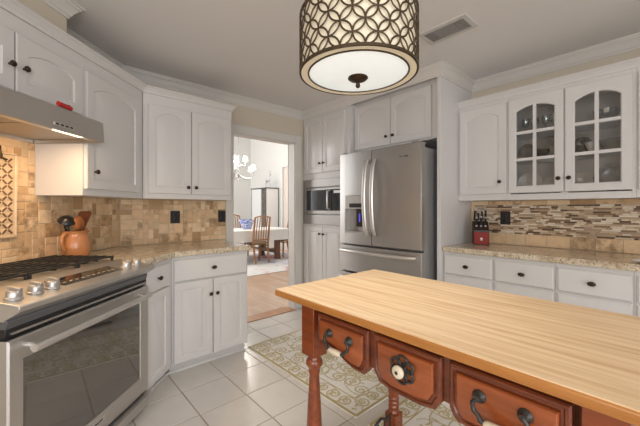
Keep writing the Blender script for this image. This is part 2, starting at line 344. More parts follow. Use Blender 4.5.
m = MB(); m.box(DX0, -9.75, DY0 - .1, DY0, 0, DZ); m.box(-7.45, DX1, DY0 - .1, DY0, 0, DZ); m.box(-9.75, -7.45, DY0 - .1, DY0, 0, .75); m.box(-9.75, -7.45, DY0 - .1, DY0, 3.45, DZ)  # unseen wall; the opening is added and placed to suit the dining fill
struct('wall_dining_opening', m, 'dwall', 'dining room wall out of view, with an opening added for the fill', 'wall', smooth=0)
m = MB(); m.box(DX0, DX0 + .015, DY0, DY1, 0, .13); m.box(DX0, -8.0, DY1 - .015, DY1, 0, .13); struct('baseboard_dining', m, 'trim', 'white baseboard of the dining room', 'baseboard')
m = MB()
for y in (3.55, 4.45): m.box(DX0, DX0 + .03, y, y + .11, .0, 3.3)
m.box(DX0, DX0 + .03, 3.55, 4.56, 3.3, 3.42)
for y0, y1 in ((3.74, 4.04), (4.1, 4.4)):
    for z0, z1 in ((.2, 1.0), (1.12, 3.1)): m.box(DX0, DX0 + .02, y0, y1, z0, z1)
struct('door_2', m, 'trim', 'tall white panelled door on the far dining room wall', 'door', bevel=.006)

# ---------------------------------------------------------------- cabinets
def contour(x0, x1, z0, zs, zp, n=13):
    pts = [(x0, z0), (x1, z0), (x1, zs)]
    for i in range(1, n + 1):
        t = i / (n + 1); pts.append((x1 + (x0 - x1) * t, zs + (zp - zs) * math.sin(PI * t) ** .8))
    pts.append((x0, zs)); return pts
def outer(x0, x1, z0, z1, zs, n=13):
    pts = [(x0, z0), (x1, z0), (x1, zs)]
    for i in range(1, n + 1):
        t = (i - 1) / (n - 1); pts.append((x1 + (x0 - x1) * t, z1))
    pts.append((x0, zs)); return pts
def ring(p, y): return [(a, y, b) for a, b in p]
TH = .02
def panel_door(m, x0, x1, z0, z1, arch=.05, st=.055):
    zs = z1 - st - arch; zp = z1 - st
    O = outer(x0, x1, z0, z1, zs); e = .004; O2 = outer(x0 + e, x1 - e, z0 + e, z1 - e, zs)
    def C(k, y): return ring(contour(x0 + st + k, x1 - st - k, z0 + st + k, zs - k * .3, zp - k), y)
    m.rings([ring(O, 0), ring(O, -TH + e), ring(O2, -TH), C(0, -TH), C(.005, -TH + .008), C(.012, -TH + .008), C(.034, -TH + .001)])
def drawer_front(m, x0, x1, z0, z1):
    e = .008
    m.rings([[(x0, 0, z0), (x1, 0, z0), (x1, 0, z1), (x0, 0, z1)], [(x0, -TH + e, z0), (x1, -TH + e, z0), (x1, -TH + e, z1), (x0, -TH + e, z1)],
             [(x0 + e, -TH, z0 + e), (x1 - e, -TH, z0 + e), (x1 - e, -TH, z1 - e), (x0 + e, -TH, z1 - e)]])
def knob(parent, x, z, oval=False):
    m = MB(); m.lathe([(.006, 0), (.005, -.010), (.008, -.014), (.0145, -.018), (.0155, -.023), (.012, -.028), (.004, -.031)], (x, -TH, z), 14, 'y', 1.45 if oval else 1, .95)
    m.build('knob', 'bronze', parent, smooth=60)
def add_door(root, x0, x1, z0, z1, kx, kz, arch=.05):
    m = MB(); panel_door(m, x0, x1, z0, z1, arch); d = m.build('door', 'white', root, smooth=25); knob(d, kx, kz); return d
def add_drawer(root, x0, x1, z0, z1, k=True):
    m = MB(); drawer_front(m, x0, x1, z0, z1); d = m.build('drawer', 'white', root, smooth=25)
    if k: knob(d, (x0 + x1) / 2, (z0 + z1) / 2, True)
    return d
def cornice(root, path, z, name='cornice', rise=.05, out=.045):
    prof = [(0, z - rise), (.010, z - rise), (.012, z - rise * .72), (.030, z - rise * .3), (.036, z - rise * .25), (out, z - rise * .1), (out, z), (0, z)]
    m = MB(); sweep(m, path, prof); m.build(name, 'white', root, smooth=25)

UZ0, UZ1 = 1.33, 2.225
# wall cabinet on the doorway wall (two arched doors)
Y0, Y1 = .668, 1.394; W = Y1 - Y0
t = thing('wall_cabinet', 'white two-door arched wall cabinet left of the dining room opening', 'cabinet', (-2.83, Y0, UZ0), RA)
m = MB(); m.prism([(-.028, 0), (W, 0), (W, .328), (-.134, .328)], 0, .845); m.build('body', 'white', t, bevel=.002)
add_door(t, .005, .343, .042, .76, .325 - .012, .10); add_door(t, .349, W - .012, .042, .76, .379, .10)
cornice(t, [(W, .328), (W, 0), (-.028 + .0, 0)], .895)
# diagonal wall cabinet beside the hood
def DL(a, b, z): x, y = AB(a, b); return (x, y, z)
t = thing('wall_cabinet', 'white single-door wall cabinet on the diagonal between hood and corner', 'cabinet', DL(-1.852, -1.549, UZ0), RD)
m = MB(); m.prism([(0, 0), (.592, 0), (.72, .309), (0, .309)], 0, .845); m.build('body', 'white', t, bevel=.002)
add_door(t, .012, .535, .042, .76, .075, .15)
cornice(t, [(.598, 0), (0, 0)], .895)
# cabinet above the hood
t = thing('wall_cabinet', 'short white two-door cabinet directly above the range hood', 'cabinet', DL(-1.03, -1.549, 1.80), RD)
m = MB(); m.box(0, .820, 0, .309, 0, .375); m.build('body', 'white', t, bevel=.002)
add_door(t, .008, .398, .008, .29, .372, .125, .04); add_door(t, .406, .80, .008, .29, .440, .128, .04)
cornice(t, [(.822, 0), (0, 0)], .425)

# base cabinets on the left
def toe(m, x0, x1, d): m.box(x0, x1, .055, d, 0, .085)
t = thing('base_cabinet', 'white base cabinet with drawer and two doors beside the dining opening', 'cabinet', (-2.5, .757, 0), RA); W = .624
m = MB(); m.prism([(0, 0), (W, 0), (W, .655), (-.223, .655), (-.223, .52)], .085, .889); m.prism([(-.0, .055), (W, .055), (W, .655), (-.2, .655), (-.2, .5)], 0, .085); m.build('body', 'white', t, bevel=.002)
m = MB(); m.box(-.02, W, .04, .055, 0, .02); m.build('shoe_moulding', 'white', t, bevel=.006)
add_drawer(t, .01, .61, .70, .865); add_door(t, .01, .306, .092, .69, .285, .573, 0); add_door(t, .313, .61, .092, .69, .338, .573, 0)
t = thing('base_cabinet', 'narrow white base cabinet between the range and the corner', 'cabinet', DL(-1.926, -1.233, 0), RD)
m = MB(); m.prism([(0, 0), (.372, 0), (.372, .10), (.10, .61), (0, .61)], .085, .889); m.prism([(0, .055), (.376, .055), (.376, .1), (.1, .6), (0, .6)], 0, .085); m.build('body', 'white', t, bevel=.002)
m = MB(); m.box(0, .395, .04, .055, 0, .02); m.build('shoe_moulding', 'white', t, bevel=.006)
add_drawer(t, .012, .315, .70, .86); m = MB(); panel_door(m, .012, .315, .092, .69, 0); m.build('door', 'white', t, smooth=25)
# left worktop
bC = -1.233 + .03
def cut(b, X): return (X, b * S2 - X)     # where a diagonal b = const meets x = X
r0 = AB(-1.924, bC); r1 = AB(-1.924, BD + .012)
m = MB(); m.prism([r0, cut(bC, -2.47), (-2.47, 1.40), (XA + .012, 1.40), (XA + .012, .545), r1], .889, .93)
tag(m.build('worktop', 'granite', bevel=.005), 'tan granite worktop running from the range round the corner', 'worktop')

# tall cabinet with the microwave
t = thing('tall_cabinet', 'tall white cabinet with doors above and below the microwave', 'cabinet', (-3.155, YT, 0), RB)
m = MB(); W = .80
m.box(0, W, 0, .59, .085, 1.06); m.box(0, W, 0, .59, 1.60, CZ - .001); m.box(0, .03, 0, .59, 1.06, 1.60); m.box(W - .03, W, 0, .59, 1.06, 1.60); m.box(.03, W - .03, .5, .59, 1.06, 1.60); m.box(0, W, .06, .59, 0, .085)
m.build('body', 'white', t, bevel=.002)
add_door(t, .03, .365, 1.675, 2.33, .335, 1.785, 0); add_door(t, .372, .725, 1.675, 2.33, .402, 1.785, 0)
add_door(t, .03, .365, .10, 1.03, .335, .95, 0); add_door(t, .372, .725, .10, 1.03, .402, .95, 0)
mw = thing('microwave', 'built-in stainless microwave in the tall cabinet left of the refrigerator', 'microwave', (-3.155 + .03, YT, 1.06), RB)
m = MB(); m.box(.01, .73, .02, .46, .01, .53); m.build('body', 'steeld', mw)
m = MB(); m.rings([ring([(-.02, 0), (.76, 0), (.76, .54), (-.02, .54)], 0), ring([(-.02, 0), (.76, 0), (.76, .54), (-.02, .54)], -.016), ring([(.035, .115), (.70, .115), (.70, .445), (.035, .445)], -.016), ring([(.035, .115), (.70, .115), (.70, .445), (.035, .445)], .02)], False, False)
m.build('trim_frame', 'mwsteel', mw, bevel=.003)
m = MB(); m.box(.045, .69, -.012, .02, .125, .435); d = m.build('door', 'mwsteel', mw, bevel=.003)
m = MB(); m.box(.05, .487, -.018, -.012, .165, .41); m.build('door_glass', 'mwglass', d, bevel=.002)
m = MB(); m.box(.49, .685, -.018, -.012, .165, .41); p = m.build('control_panel', 'mwglass', mw, bevel=.002)
m = MB(); m.box(.53, .645, -.0195, -.018, .365, .395); m.build('clock_display', 'grey', p)
m = MB(); m.tube([(.46, -.012, .18), (.46, -.05, .19), (.46, -.055, .29), (.46, -.05, .39), (.46, -.012, .40)], .011, 8, 1, upv=(1, 0, 0)); m.build('handle', 'steell', d, smooth=60)

# over-fridge cabinet with the end panel
t = thing('wall_cabinet', 'white two-door cabinet above the refrigerator with its two knobs near the middle', 'cabinet', (-2.353, 2.60, 0), RB)
m = MB(); m.box(0, .925, 0, .53, 1.86, CZ - .001); m.build('body', 'white', t, bevel=.002)
add_door(t, .02, .480, 1.875, 2.335, .445, 1.957, .04); add_door(t, .487, .918, 1.875, 2.335, .525, 1.957, .04)
m = MB(); m.box(-.030, 0, YT, YB, 0, CZ - .001); m.box(-.095, -.030, YT + .04, YT + .06, 1.86, CZ - .001)
tag(m.build('end_panel', 'white', None, (XP, 0, 0), bevel=.002), 'white full-height end panel between refrigerator and right worktop', 'panel')

# ---------------------------------------------------------------- refrigerator
FY = 2.325; FX0, FX1 = -2.322, -1.394; FW = FX1 - FX0; FS = 0
t = thing('refrigerator', 'stainless french-door refrigerator with water dispenser', 'refrigerator', (FX0, FY, 0), RB)
sp = -1.889 - FX0
def bow(x): u = (x / FW - .5) * 2; return .022 * u * u * u * u * .6 + .012 * u * u
def slab(m, x0, x1, z0, z1, back=.085, n=10, y=0):
    fr = [(x0 + (x1 - x0) * i / n, bow(x0 + (x1 - x0) * i / n) + y) for i in range(n + 1)]
    m.prism(fr + [(x1, back), (x0, back)], z0, z1)
m = MB(); m.box(.008, FW - .012, .095, .74, .03, 1.765); m.build('body', 'steeld', t, bevel=.004)
m = MB(); m.box(.03, FW - .05, .12, .6, 0, .03); m.build('feet', 'black', t)
m = MB(); dx0, dx1, dz0, dz1 = .085, .325, 1.005, 1.38
slab(m, 0, dx0, .905, 1.795, n=4); slab(m, dx1, sp - .003, .905, 1.795, n=4); slab(m, dx0, dx1, .905, dz0, n=4); slab(m, dx0, dx1, dz1, 1.795, n=4); m.box(dx0, dx1, .07, .085, dz0, dz1)
ld = m.build('left_door', 'steel', t)
m = MB(); slab(m, sp + .003, FW, .905, 1.795); rd = m.build('right_door', 'steel', t, bevel=.003)
# dispenser
m = MB(); m.box(dx0, dx1, .010, .07, 1.245, dz1); dp = m.build('dispenser_panel', 'grey', ld, bevel=.004)
m = MB(); m.box(dx0 + .06, dx1 - .02, .004, .010, 1.26, 1.30); m.build('dispenser_display', 'black', ld, bevel=.001)
m = MB(); m.box(dx0, dx0 + .012, .004, .07, dz0, 1.245); m.box(dx1 - .012, dx1, .008, .07, dz0, 1.245); m.box(dx0, dx1, .006, .07, dz0, dz0 + .02); m.build('dispenser_recess', 'grey', ld)
m = MB(); m.box(.20, .30, .045, .068, 1.07, 1.245); m.build('dispenser_paddle', 'black', ld, bevel=.006)
m = MB(); m.box(.243, .255, .040, .045, 1.12, 1.20); m.build('dispenser_light', 'led', ld)
def barv(x, z0, z1, o=0):
    m = MB(); pts = []
    for i in range(15):
        u = i / 14; pts.append((x + o * math.sin(PI * u), -.012 - .055 * math.sin(PI * min(1, max(0, u))) ** .5, z0 + (z1 - z0) * u))
    m.tube(pts, [.020] * 15, 10, .5, upv=(0, 1, 0)); return m
barv(sp - .045, 1.0, 1.70).build('handle', 'steell', ld, smooth=60); barv(sp + .045, 1.0, 1.70).build('handle', 'steell', rd, smooth=60)
m = MB(); slab(m, 0, FW, .632, .885); d = m.build('freezer_drawer', 'steel', t, bevel=.003)
def barh(z, par):
    m = MB(); pts = [(.02 + (FW - .06) * i / 16, -.006 - .05 * math.sin(PI * i / 16) ** .5 + .01, z) for i in range(17)]
    m.tube(pts, .017, 10, .8, upv=(0, 1, 0)); m.build('handle', 'steell', par, smooth=60)
barh(.835, d)
m = MB(); slab(m, 0, FW, .06, .612); d = m.build('freezer_drawer', 'steel', t, bevel=.003); barh(.565, d)
for x in (.03, FW - .09):
    m = MB(); m.box(x, x + .06, .02, .16, 1.796, 1.812); m.build('hinge_cover', 'steeld', t, bevel=.004)
def text(name, s, size, m_, parent, loc, rot, ext=.0006):
    c = bpy.data.curves.new(name, 'FONT'); c.body = s; c.size = size; c.extrude = ext; c.align_x = 'CENTER'
    o = bpy.data.objects.new(name, c); dg = bpy.context.evaluated_depsgraph_get()
    COL.objects.link(o); bpy.context.view_layer.update()
    me = bpy.data.meshes.new_from_object(o.evaluated_get(bpy.context.evaluated_depsgraph_get())); COL.objects.unlink(o); bpy.data.objects.remove(o)
    me.materials.clear(); me.materials.append(M[m_]); o = bpy.data.objects.new(name, me); COL.objects.link(o); o.parent = parent
    o.location = loc; o.rotation_euler = rot; return o
m = MB(); m.box(.735, .760, -.001, .012, 1.688, 1.698); m.box(.775, .815, -.001, .016, 1.688, 1.700); m.build('badge', 'logog', rd)

# ---------------------------------------------------------------- right run: wall cabinets with glass doors
YU = 2.868
g = 'wall cabinets above the mosaic backsplash'
def body_open(m, W, D, H, shelves):
    m.box(0, .02, 0, D, 0, H); m.box(W - .02, W, 0, D, 0, H); m.box(.02, W - .02, 0, D, 0, .045); m.box(.02, W - .02, 0, D, H - .085, H); 
    m.box(W / 2 - .022, W / 2 + .022, 0, .02, .045, H - .085)
t = thing('wall_cabinet', 'white single-door wall cabinet next to the refrigerator end panel', 'cabinet', (-1.33, YU, 1.32), RB)
m = MB(); m.box(0, .408, 0, .27, 0, .855); m.build('body', 'white', t, bevel=.002)
add_door(t, .022, .40, .052, .795, .358, .149)
cornice(t, [(.408, 0), (0, 0)], .88)
t = thing('glass_cabinet', 'white wall cabinet with two arched glass doors', 'cabinet', (-.922, YU, 1.32), RB); W = .744
m = MB(); body_open(m, W, .27, .855, ()); m.build('body', 'white', t, bevel=.002)
m = MB(); m.box(.02, W - .02, .258, .27, .045, .77); m.build('back_panel', 'inner', t)
for z in (.315, .525):
    m = MB(); m.box(.02, W - .02, .025, .258, z - .009, z + .009); m.build('shelf', 'white', t, bevel=.002)
cornice(t, [(W, 0), (0, 0)], .88)
def glass_door(root, x0, x1, z0, z1, zs, zp, st, kx, kz):
    m = MB(); O = outer(x0, x1, z0, z1, zs); A = contour(x0 + st, x1 - st, z0 + st, zs, zp); A1 = contour(x0 + st - .006, x1 - st + .006, z0 + st - .006, zs + .004, zp + .006)
    m.rings([ring(A, 0), ring(O, 0), ring(O, -TH + .004), ring(outer(x0 + .004, x1 - .004, z0 + .004, z1 - .004, zs), -TH), ring(A1, -TH), ring(A, -TH + .007), ring(A, 0)], False, False)
    xm = (x0 + x1) / 2; h = zp - z0 - st
    m.box(xm - .011, xm + .011, -TH + .003, -.002, z0 + st - .005, zp + .004)
    for z in (.315, .525): m.box(x0 + st - .004, x1 - st + .004, -TH + .0038, -.003, z - .011, z + .011)
    d = m.build('door', 'white', root, smooth=25); knob(d, kx, kz)
    m = MB(); m.prism(A, -.009, -.006, 'y'); m.build('glass_pane', 'glass', d, smooth=0)
glass_door(t, .010, .370, .052, .80, .692, .728, .056, .343, .15); glass_door(t, .378, .728, .052, .80, .685, .728, .056, .404, .15)
t = thing('wall_cabinet', 'white wall cabinet at the right edge of the photo, mostly out of frame', 'cabinet', (-.178, YU, 1.32), RB)
m = MB(); m.box(0, .80, 0, .27, 0, .855); m.build('body', 'white', t, bevel=.002)
add_door(t, .010, .396, .052, .795, .36, .15); add_door(t, .404, .79, .052, .795, .44, .15); cornice(t, [(.80, 0), (0, 0)], .88)

# right base cabinets and worktop
BY = 2.60; labs = ['white drawer base cabinet next to the refrigerator panel', 'white drawer base cabinet second from the refrigerator panel', 'white drawer base cabinet under the right glass door', 'white drawer base cabinet at the right edge of the photo']
for (x0, x1), lb in zip(((-1.33, -.934), (-.934, -.546), (-.546, -.170), (-.170, .30)), labs):
    t = thing('base_cabinet', lb, 'cabinet', (x0, BY, 0), RB); W = x1 - x0
    m = MB(); m.box(0, W - .001, 0, .53, .09, .889); m.box(0, W - .001, .06, .53, 0, .09); m.build('body', 'white', t, bevel=.002)
    add_drawer(t, .012, W - .007, .705, .862); add_drawer(t, .012, W - .007, .41, .692); add_drawer(t, .012, W - .007, .105, .40)
m = MB(); m.box(-1.325, .31, 2.565, YB - .012, .889, .93); tag(m.build('worktop', 'granite', bevel=.005), 'long tan granite worktop under the mosaic backsplash', 'worktop')

# ---------------------------------------------------------------- backsplashes
def tiles(m, x0, x1, z0, z1, cell, depth):
    nx, nz = int(round((x1 - x0) / cell)), int(round((z1 - z0) / cell)); cx, cz = (x1 - x0) / nx, (z1 - z0) / nz; used = set()
    for j in range(nz):
        for i in range(nx):
            if (i, j) in used: continue
            opts = [(2, 2), (2, 1), (1, 1), (1, 2), (2, 2), (3, 2), (2, 1)]; random.shuffle(opts)
            for a, b in opts:
                cells = [(i + p, j + q) for p in range(a) for q in range(b)]
                if all(c not in used and c[0] < nx and c[1] < nz for c in cells): break
            else: cells = [(i, j)]; a = b = 1
            used.update(cells); gpx = .002; d = depth + random.uniform(-.0012, .0012)
            m.box(x0 + i * cx + gpx, x0 + (i + a) * cx - gpx, -d, -.003, z0 + j * cz + gpx, z0 + (j + b) * cz - gpx)
# diagonal splash
t0 = MB(); Ls = 1.86
t0.box(0, Ls, -.008, -.0005, 0, .41); t0.box(.04, Ls, -.008, -.0005, .41, .80)
ox, oy = AB(-.75, BD); # local x runs from a=-.75 to the corner
bs = struct('backsplash_corner', t0, 'grout', 'tumbled travertine backsplash behind the range', 'backsplash', loc=(ox, oy, .93), rz=RD, smooth=0)
m = MB(); tiles(m, 0, Ls - .005, .002, .402, .043, .011); m2 = MB()
tiles(m, .30, 1.10, .402, .85, .043, .011); m.build('travertine_tiles', 'trav', bs, bevel=.003, smooth=0)
# decorative basket-weave panel in a rope frame
px0, px1, pz0, pz1 = .40, .966, .165, .622
m = MB(); m.box(px0, px1, -.014, -.004, pz0, pz1); wp = m.build('woven_tile_panel', 'basket', bs)
m = MB(); c = .031; k = 0
nxx, nzz = 18, 14; c = (px1 - px0 - .012) / nxx
m2 = MB()
for i in range(nxx):
    for j in range(nzz):
        X, Z = px0 + .006 + (i + .5) * c, pz0 + .010 + (j + .5) * c
        ang = PI / 4 if (i + j) % 2 else -PI / 4; T_ = Matrix.Translation((X, -.016, Z)) @ Matrix.Rotation(ang, 4, 'Y')
        m.T = T_; m.box(-.019, .019, -.002, .003, -.0125, -.0055); m.box(-.019, .019, -.002, .003, .0055, .0125); m2.T = T_; m2.box(-.0150, .0150, -.0025, .003, -.0046, .0046)
m.build('woven_strips', 'basket', wp, bevel=.002); m2.build('woven_dots', 'dots', wp)
m = MB()
for a, b, c_, d in ((px0 - .012, px1 + .012, pz0 - .012, pz0), (px0 - .012, px1 + .012, pz1, pz1 + .012), (px0 - .012, px0, pz0, pz1), (px1, px1 + .012, pz0, pz1)): m.box(a, b, -.026, -.004, c_, d)
m.build('panel_border', 'basket', wp, bevel=.006)
# doorway wall splash
t0 = MB(); t0.box(0, .955, -.008, -.0005, 0, .40)
bs = struct('backsplash_left', t0, 'grout', 'tumbled travertine backsplash left of the dining opening', 'backsplash', loc=(XA, .535, .93), rz=RA, smooth=0)
m = MB(); tiles(m, .004, .951, .002, .398, .043, .011); m.build('travertine_tiles', 'trav', bs, bevel=.003, smooth=0)
# mosaic splash
t0 = MB(); L = 1.63; t0.box(0, L, -.006, -.0005, 0, .39)
bs = struct('backsplash_right', t0, 'mgrout', 'stone strip mosaic backsplash between travertine borders', 'backsplash', loc=(-1.324, YB, .93), rz=RB, smooth=0)
m = MB()
for z0, z1 in ((.003, .098), (.352, .388)):
    x = .0
    while x < L: x1 = min(L, x + .152); m.box(x + .001, x1 - .0015, -.011, -.003, z0, z1); x = x1
m.box(.0, .034, -.0112, -.003, .099, .351)
m.build('travertine_border', 'trav', bs, bevel=.002, smooth=0)
m = MB(); rows = 19; rh = .252 / rows
for r in range(rows):
    x = .035 - random.random() * .0
    while x < L:
        x1 = min(L, x + random.choice([.022, .035, .045, .06, .08, .1])); m.box(x, x1 - .0015, -.0105 - random.random() * .003, -.003, .0995 + r * rh, .0995 + (r + 1) * rh - .0012); x = x1
m.build('mosaic_strips', 'mosaic', bs, smooth=0)

# outlets
def outlet(loc, rz, label, w=.072, toggles=1):
    o = thing('outlet', label, 'outlet', loc, rz, None); o.name = 'outlet'
    m = MB(); m.box(-w / 2, w / 2, -.007, 0, -.058, .058); m.build('cover_plate', 'outlet', o, bevel=.002)
    for z in (-.022, .022):
        m = MB(); m.lathe([(.016, 0), (.016, -.002), (.013, -.003)], (0, -.007, z), 14, 'y'); m.build('socket', 'black', o)
M['bronzep'] = M['bronze']
outlet((XA + .0125, .982, 1.17), RA, 'black outlet cover in the middle of the left travertine wall', .085)
outlet((XA + .0125, 1.443, 1.168), RA, 'black outlet cover beside the dining room casing', .078)
outlet((-1.023, YB - .014, 1.165), RB, 'black outlet cover on the mosaic wall beside the knife block', .08)

# ---------------------------------------------------------------- range hood
HW = .79
t = thing('range_hood', 'stainless under-cabinet range hood with lights on', 'hood', DL(-1.05, -1.40, 1.645), RD)
m = MB(); H = .105
prof = [(0, .0), (.012, .125), (.146, .150), (.455, .150), (.455, .0), (.44, 0), (.44, .12), (.02, .10), (.014, 0)]
m.prism([(0, 0), (.010, .118), (.146, .152), (.455, .152), (.455, .07), (.02, .07), (.016, .0)], 0, HW, 'x'); 
m.box(0, .012, .016, .455, 0, .07); m.box(HW - .012, HW, .016, .455, 0, .07); m.box(.012, HW - .012, .44, .455, 0, .07)
m.build('hood_body', 'steelh', t, bevel=.002)
m = MB(); m.box(.012, HW - .012, .016, .09, .012, .016); m.build('light_plate', 'steell', t)
for x in (.12, .60):
    m = MB(); m.box(x - .09, x + .09, .03, .07, .008, .0121); m.build('hood_lamp', 'hoodlight', t, bevel=.002)
for x0, x1 in ((.016, .39), (.40, HW - .016)):
    m = MB(); m.box(x0, x1, .10, .435, .018, .026); m.build('grease_filter', 'filter', t)
m = MB(); m.box(.45, .57, -.001, .004, .02, .036); b = m.build('switch_plate', 'steell', t, bevel=.001)
m = MB()
for i in range(4): m.box(.458 + i * .028, .475 + i * .028, -.003, -.001, .024, .032)
m.build('switch', 'black', b)
for i, x in enumerate((.13, .53)):
    l = bpy.data.lights.new('hood_glow', 'AREA'); l.shape = 'RECTANGLE'; l.size = .2; l.size_y = .06; l.energy = 2.1; l.color = (1, .66, .35)
    o = bpy.data.objects.new('hood_glow', l); COL.objects.link(o); o.parent = t; o.location = (x, .10, .004)
    o.rotation_euler = (.12, 0, 0)
# red clip on the hood edge
t = thing('folding_tool', 'small red folding tool lying on top of the range hood', 'tool', DL(-1.605, -1.435, 1.778), RD)
m = MB(); m.tube([(-.045, 0, .012), (.045, .01, .012)], .011, 8, 1.2); m.build('handle', 'red', t, smooth=60)
m = MB(); m.tube([(.025, .007, .022), (.05, .01, .016)], .006, 8); m.build('end_cap', 'black', t, smooth=60)

# ---------------------------------------------------------------- range
RW = .845
t = thing('range', 'stainless slide-in gas range with glass oven door', 'range', DL(-1.07, -1.19, 0), RD)
m = MB(); m.box(.004, RW - .004, .02, .64, .03, .90); m.build('body', 'black', t, bevel=.003)
m = MB(); m.box(.05, RW - .05, .08, .6, 0, .03); m.build('plinth', 'black', t)
# oven door
x0, x1, z0, z1 = 0.0, RW, .137, .775; wx0, wx1, wz0, wz1 = .055, RW - .082, .238, .692
def rect(a, b, c, d): return [(a, c), (b, c), (b, d), (a, d)]
m = MB(); m.rings([ring(rect(x0, x1, z0, z1), .02), ring(rect(x0, x1, z0, z1), -.012), ring(rect(x0 + .006, x1 - .006, z0 + .006, z1 - .006), -.018), ring(rect(wx0, wx1, wz0, wz1), -.018), ring(rect(wx0 + .002, wx1 - .002, wz0 + .002, wz1 - .002), -.012), ring(rect(wx0 + .002, wx1 - .002, wz0 + .002, wz1 - .002), .02)], False, False)
d = m.build('oven_door', 'steelh', t, smooth=25)
m = MB(); m.box(wx0, wx1, -.0135, .018, wz0, wz1); m.build('oven_window', 'ovenglass', d)
m = MB(); m.tube([(.048, -.068, .735), (RW - .06, -.068, .735)], .016, 14); h = m.build('handle', 'steell', d, smooth=60)
for x in (.075, RW - .085):
    m = MB(); m.tube([(x, -.018, .735), (x, -.068, .735)], .010, 10); m.build('handle_post', 'steell', d, smooth=60)
m = MB(); m.box(.362, .472, -.0195, -.018, .192, .214); bd = m.build('badge', 'steell', d)
text('badge_text', 'KitchenAid', .017, 'logo', bd, (.417, -.0205, .198), (PI / 2, 0, 0))
# vent gap strips under the control panel
m = MB(); m.box(.003, RW - .003, -.004, .02, .782, .815); m.build('vent_trim', 'black', t, bevel=.002)
m = MB(); m.prism([(-.012, .84), (-.004, .815), (.02, .815), (.02, .862), (.0, .862)], .003, RW - .003, 'x'); m.build('vent_cover', 'cframe', t, bevel=.002)
m = MB(); m.box(.02, RW - .02, -.012, -.004, .792, .800); m.build('vent_slot', 'steelh', t)
# control panel (sloped top with front lip)
m = MB(); PR = [(-.062, .897), (-.060, .902), (.16, .936), (.18, .936), (.18, .87), (.0, .842), (-.004, .848), (-.058, .880)]
m.prism(PR, 0, RW, 'x'); cp = m.build('control_panel', 'steelh', t, bevel=.003)
def onp(y): return .902 + (y + .06) * (.034 / .22)
sl = math.atan(.034 / .22)
for x in (.055, .14, .215, .685, .775):
    m = MB(); m.T = Matrix.Translation((x, .02, onp(.02))) @ Matrix.Rotation(sl, 4, 'X')
    m.lathe([(.029, 0), (.029, .006), (.025, .008), (.024, .028), (.021, .032), (.002, .033)], (0, 0, 0), 20); m.box(-.007, .007, -.024, .024, .03, .043)
    m.build('knob', 'steelh', cp, bevel=.001)
m = MB(); m.T = Matrix.Translation((.45, .05, onp(.05))) @ Matrix.Rotation(sl, 4, 'X'); m.box(-.19, .19, -.045, .05, -.001, .003); m.build('touch_display', 'ovenglass', cp, bevel=.001)
m = MB(); m.T = Matrix.Translation((.45, .05, onp(.05))) @ Matrix.Rotation(sl, 4, 'X')
for i in range(10): m.box(-.165 + i * .034, -.15 + i * .034, -.02, -.014, .003, .0036)
m.build('display_print', 'porc', cp)
# cooktop, burners, grates
m = MB(); m.box(0, RW, .18, .635, .90, .932); m.box(0, RW, .60, .635, .932, .945); ck = m.build('cooktop', 'steelh', t, bevel=.003)
for x, y, r in ((.15, .30, .045), (.15, .50, .038), (.425, .40, .055), (.70, .30, .038), (.70, .50, .045)):
    m = MB(); m.lathe([(r, 0), (r, .012), (r * .85, .016), (.002, .017)], (x, y, .932), 20); m.build('burner', 'black', ck)
for k in range(3):
    gx0, gx1 = .018 + k * .272, .018 + k * .272 + .267; m = MB()
    for i in range(8): y = .20 + i * .0525; m.box(gx0, gx1, y - .004, y + .004, .951, .961)
    for x in (gx0, (gx0 + gx1) / 2 - .005, gx1 - .01): m.box(x, x + .01, .195, .58, .944, .958)
    for x in (gx0, gx1 - .012):
        for y in (.197, .565): m.box(x, x + .012, y, y + .012, .932, .946)
    m.build('grate', 'iron', t, bevel=.0015)
# storage drawer
m = MB(); m.prism([(-.016, .04), (-.016, .090), (-.050, .112), (-.050, .126), (.02, .126), (.02, .04)], 0, RW, 'x'); m.build('storage_drawer', 'steelh', t, bevel=.002)

# ---------------------------------------------------------------- crock with utensils
cx_, cy_ = AB(-1.985, -1.705)
t = thing('pitcher', 'terracotta pitcher on the worktop beside the range', 'pitcher', (cx_, cy_, .93), RD)
m = MB(); m.lathe([(.064, 0), (.070, .010), (.078, .05), (.078, .085), (.071, .13), (.064, .150), (.066, .163), (.073, .176), (.069, .176), (.061, .162), (.059, .145), (.068, .10), (.066, .02), (.002, .012)], n=32)
m.build('body', 'terra', t, smooth=60)
m = MB(); m.tube([(-.062, 0, .160), (-.085, 0, .163), (-.106, 0, .14), (-.108, 0, .105), (-.094, 0, .07), (-.074, 0, .052)], .011, 10, upv=(0, 1, 0)); m.build('handle', 'terra', t, smooth=60)
m = MB(); m.tube([(.056, 0, .155), (.076, 0, .171), (.092, 0, .182)], [.022, .018, .010], 10, .5, upv=(0, 1, 0)); m.build('spout', 'terra', t, smooth=60)
def util(name, label, cat, base, top, mt, build):
    o = thing(name, label, cat, (cx_, cy_, .944), RD); b, tp = Vector(base), Vector(top); m = MB(); m.tube([b, tp], .006, 8); m.build('handle', mt, o, smooth=60)
    dirv = (tp - b).normalized(); q = dirv.to_track_quat('Z', 'Y').to_matrix().to_4x4(); mm = MB(); mm.T = Matrix.Translation(tp) @ q; build(mm); return o, mm
o, mm = util('wooden_spoon', 'round wooden spoon in front in the terracotta pitcher', 'spoon', (.01, .0, .01), (-.016, -.030, .165), 'spoonl', lambda m: None)
mm.T = Matrix.Translation((-.018, -.038, .210)); mm.lathe([(.001, -.010), (.030, -.008), (.045, 0), (.047, .004), (.041, .006), (.002, .001)], n=24, axis='y'); mm.build('bowl', 'spoonl', o, smooth=50)
o, mm = util('spatula', 'dark wooden spatula leaning right in the terracotta pitcher', 'spatula', (-.005, .01, .01), (.062, .016, .18), 'spoon', lambda m: None)
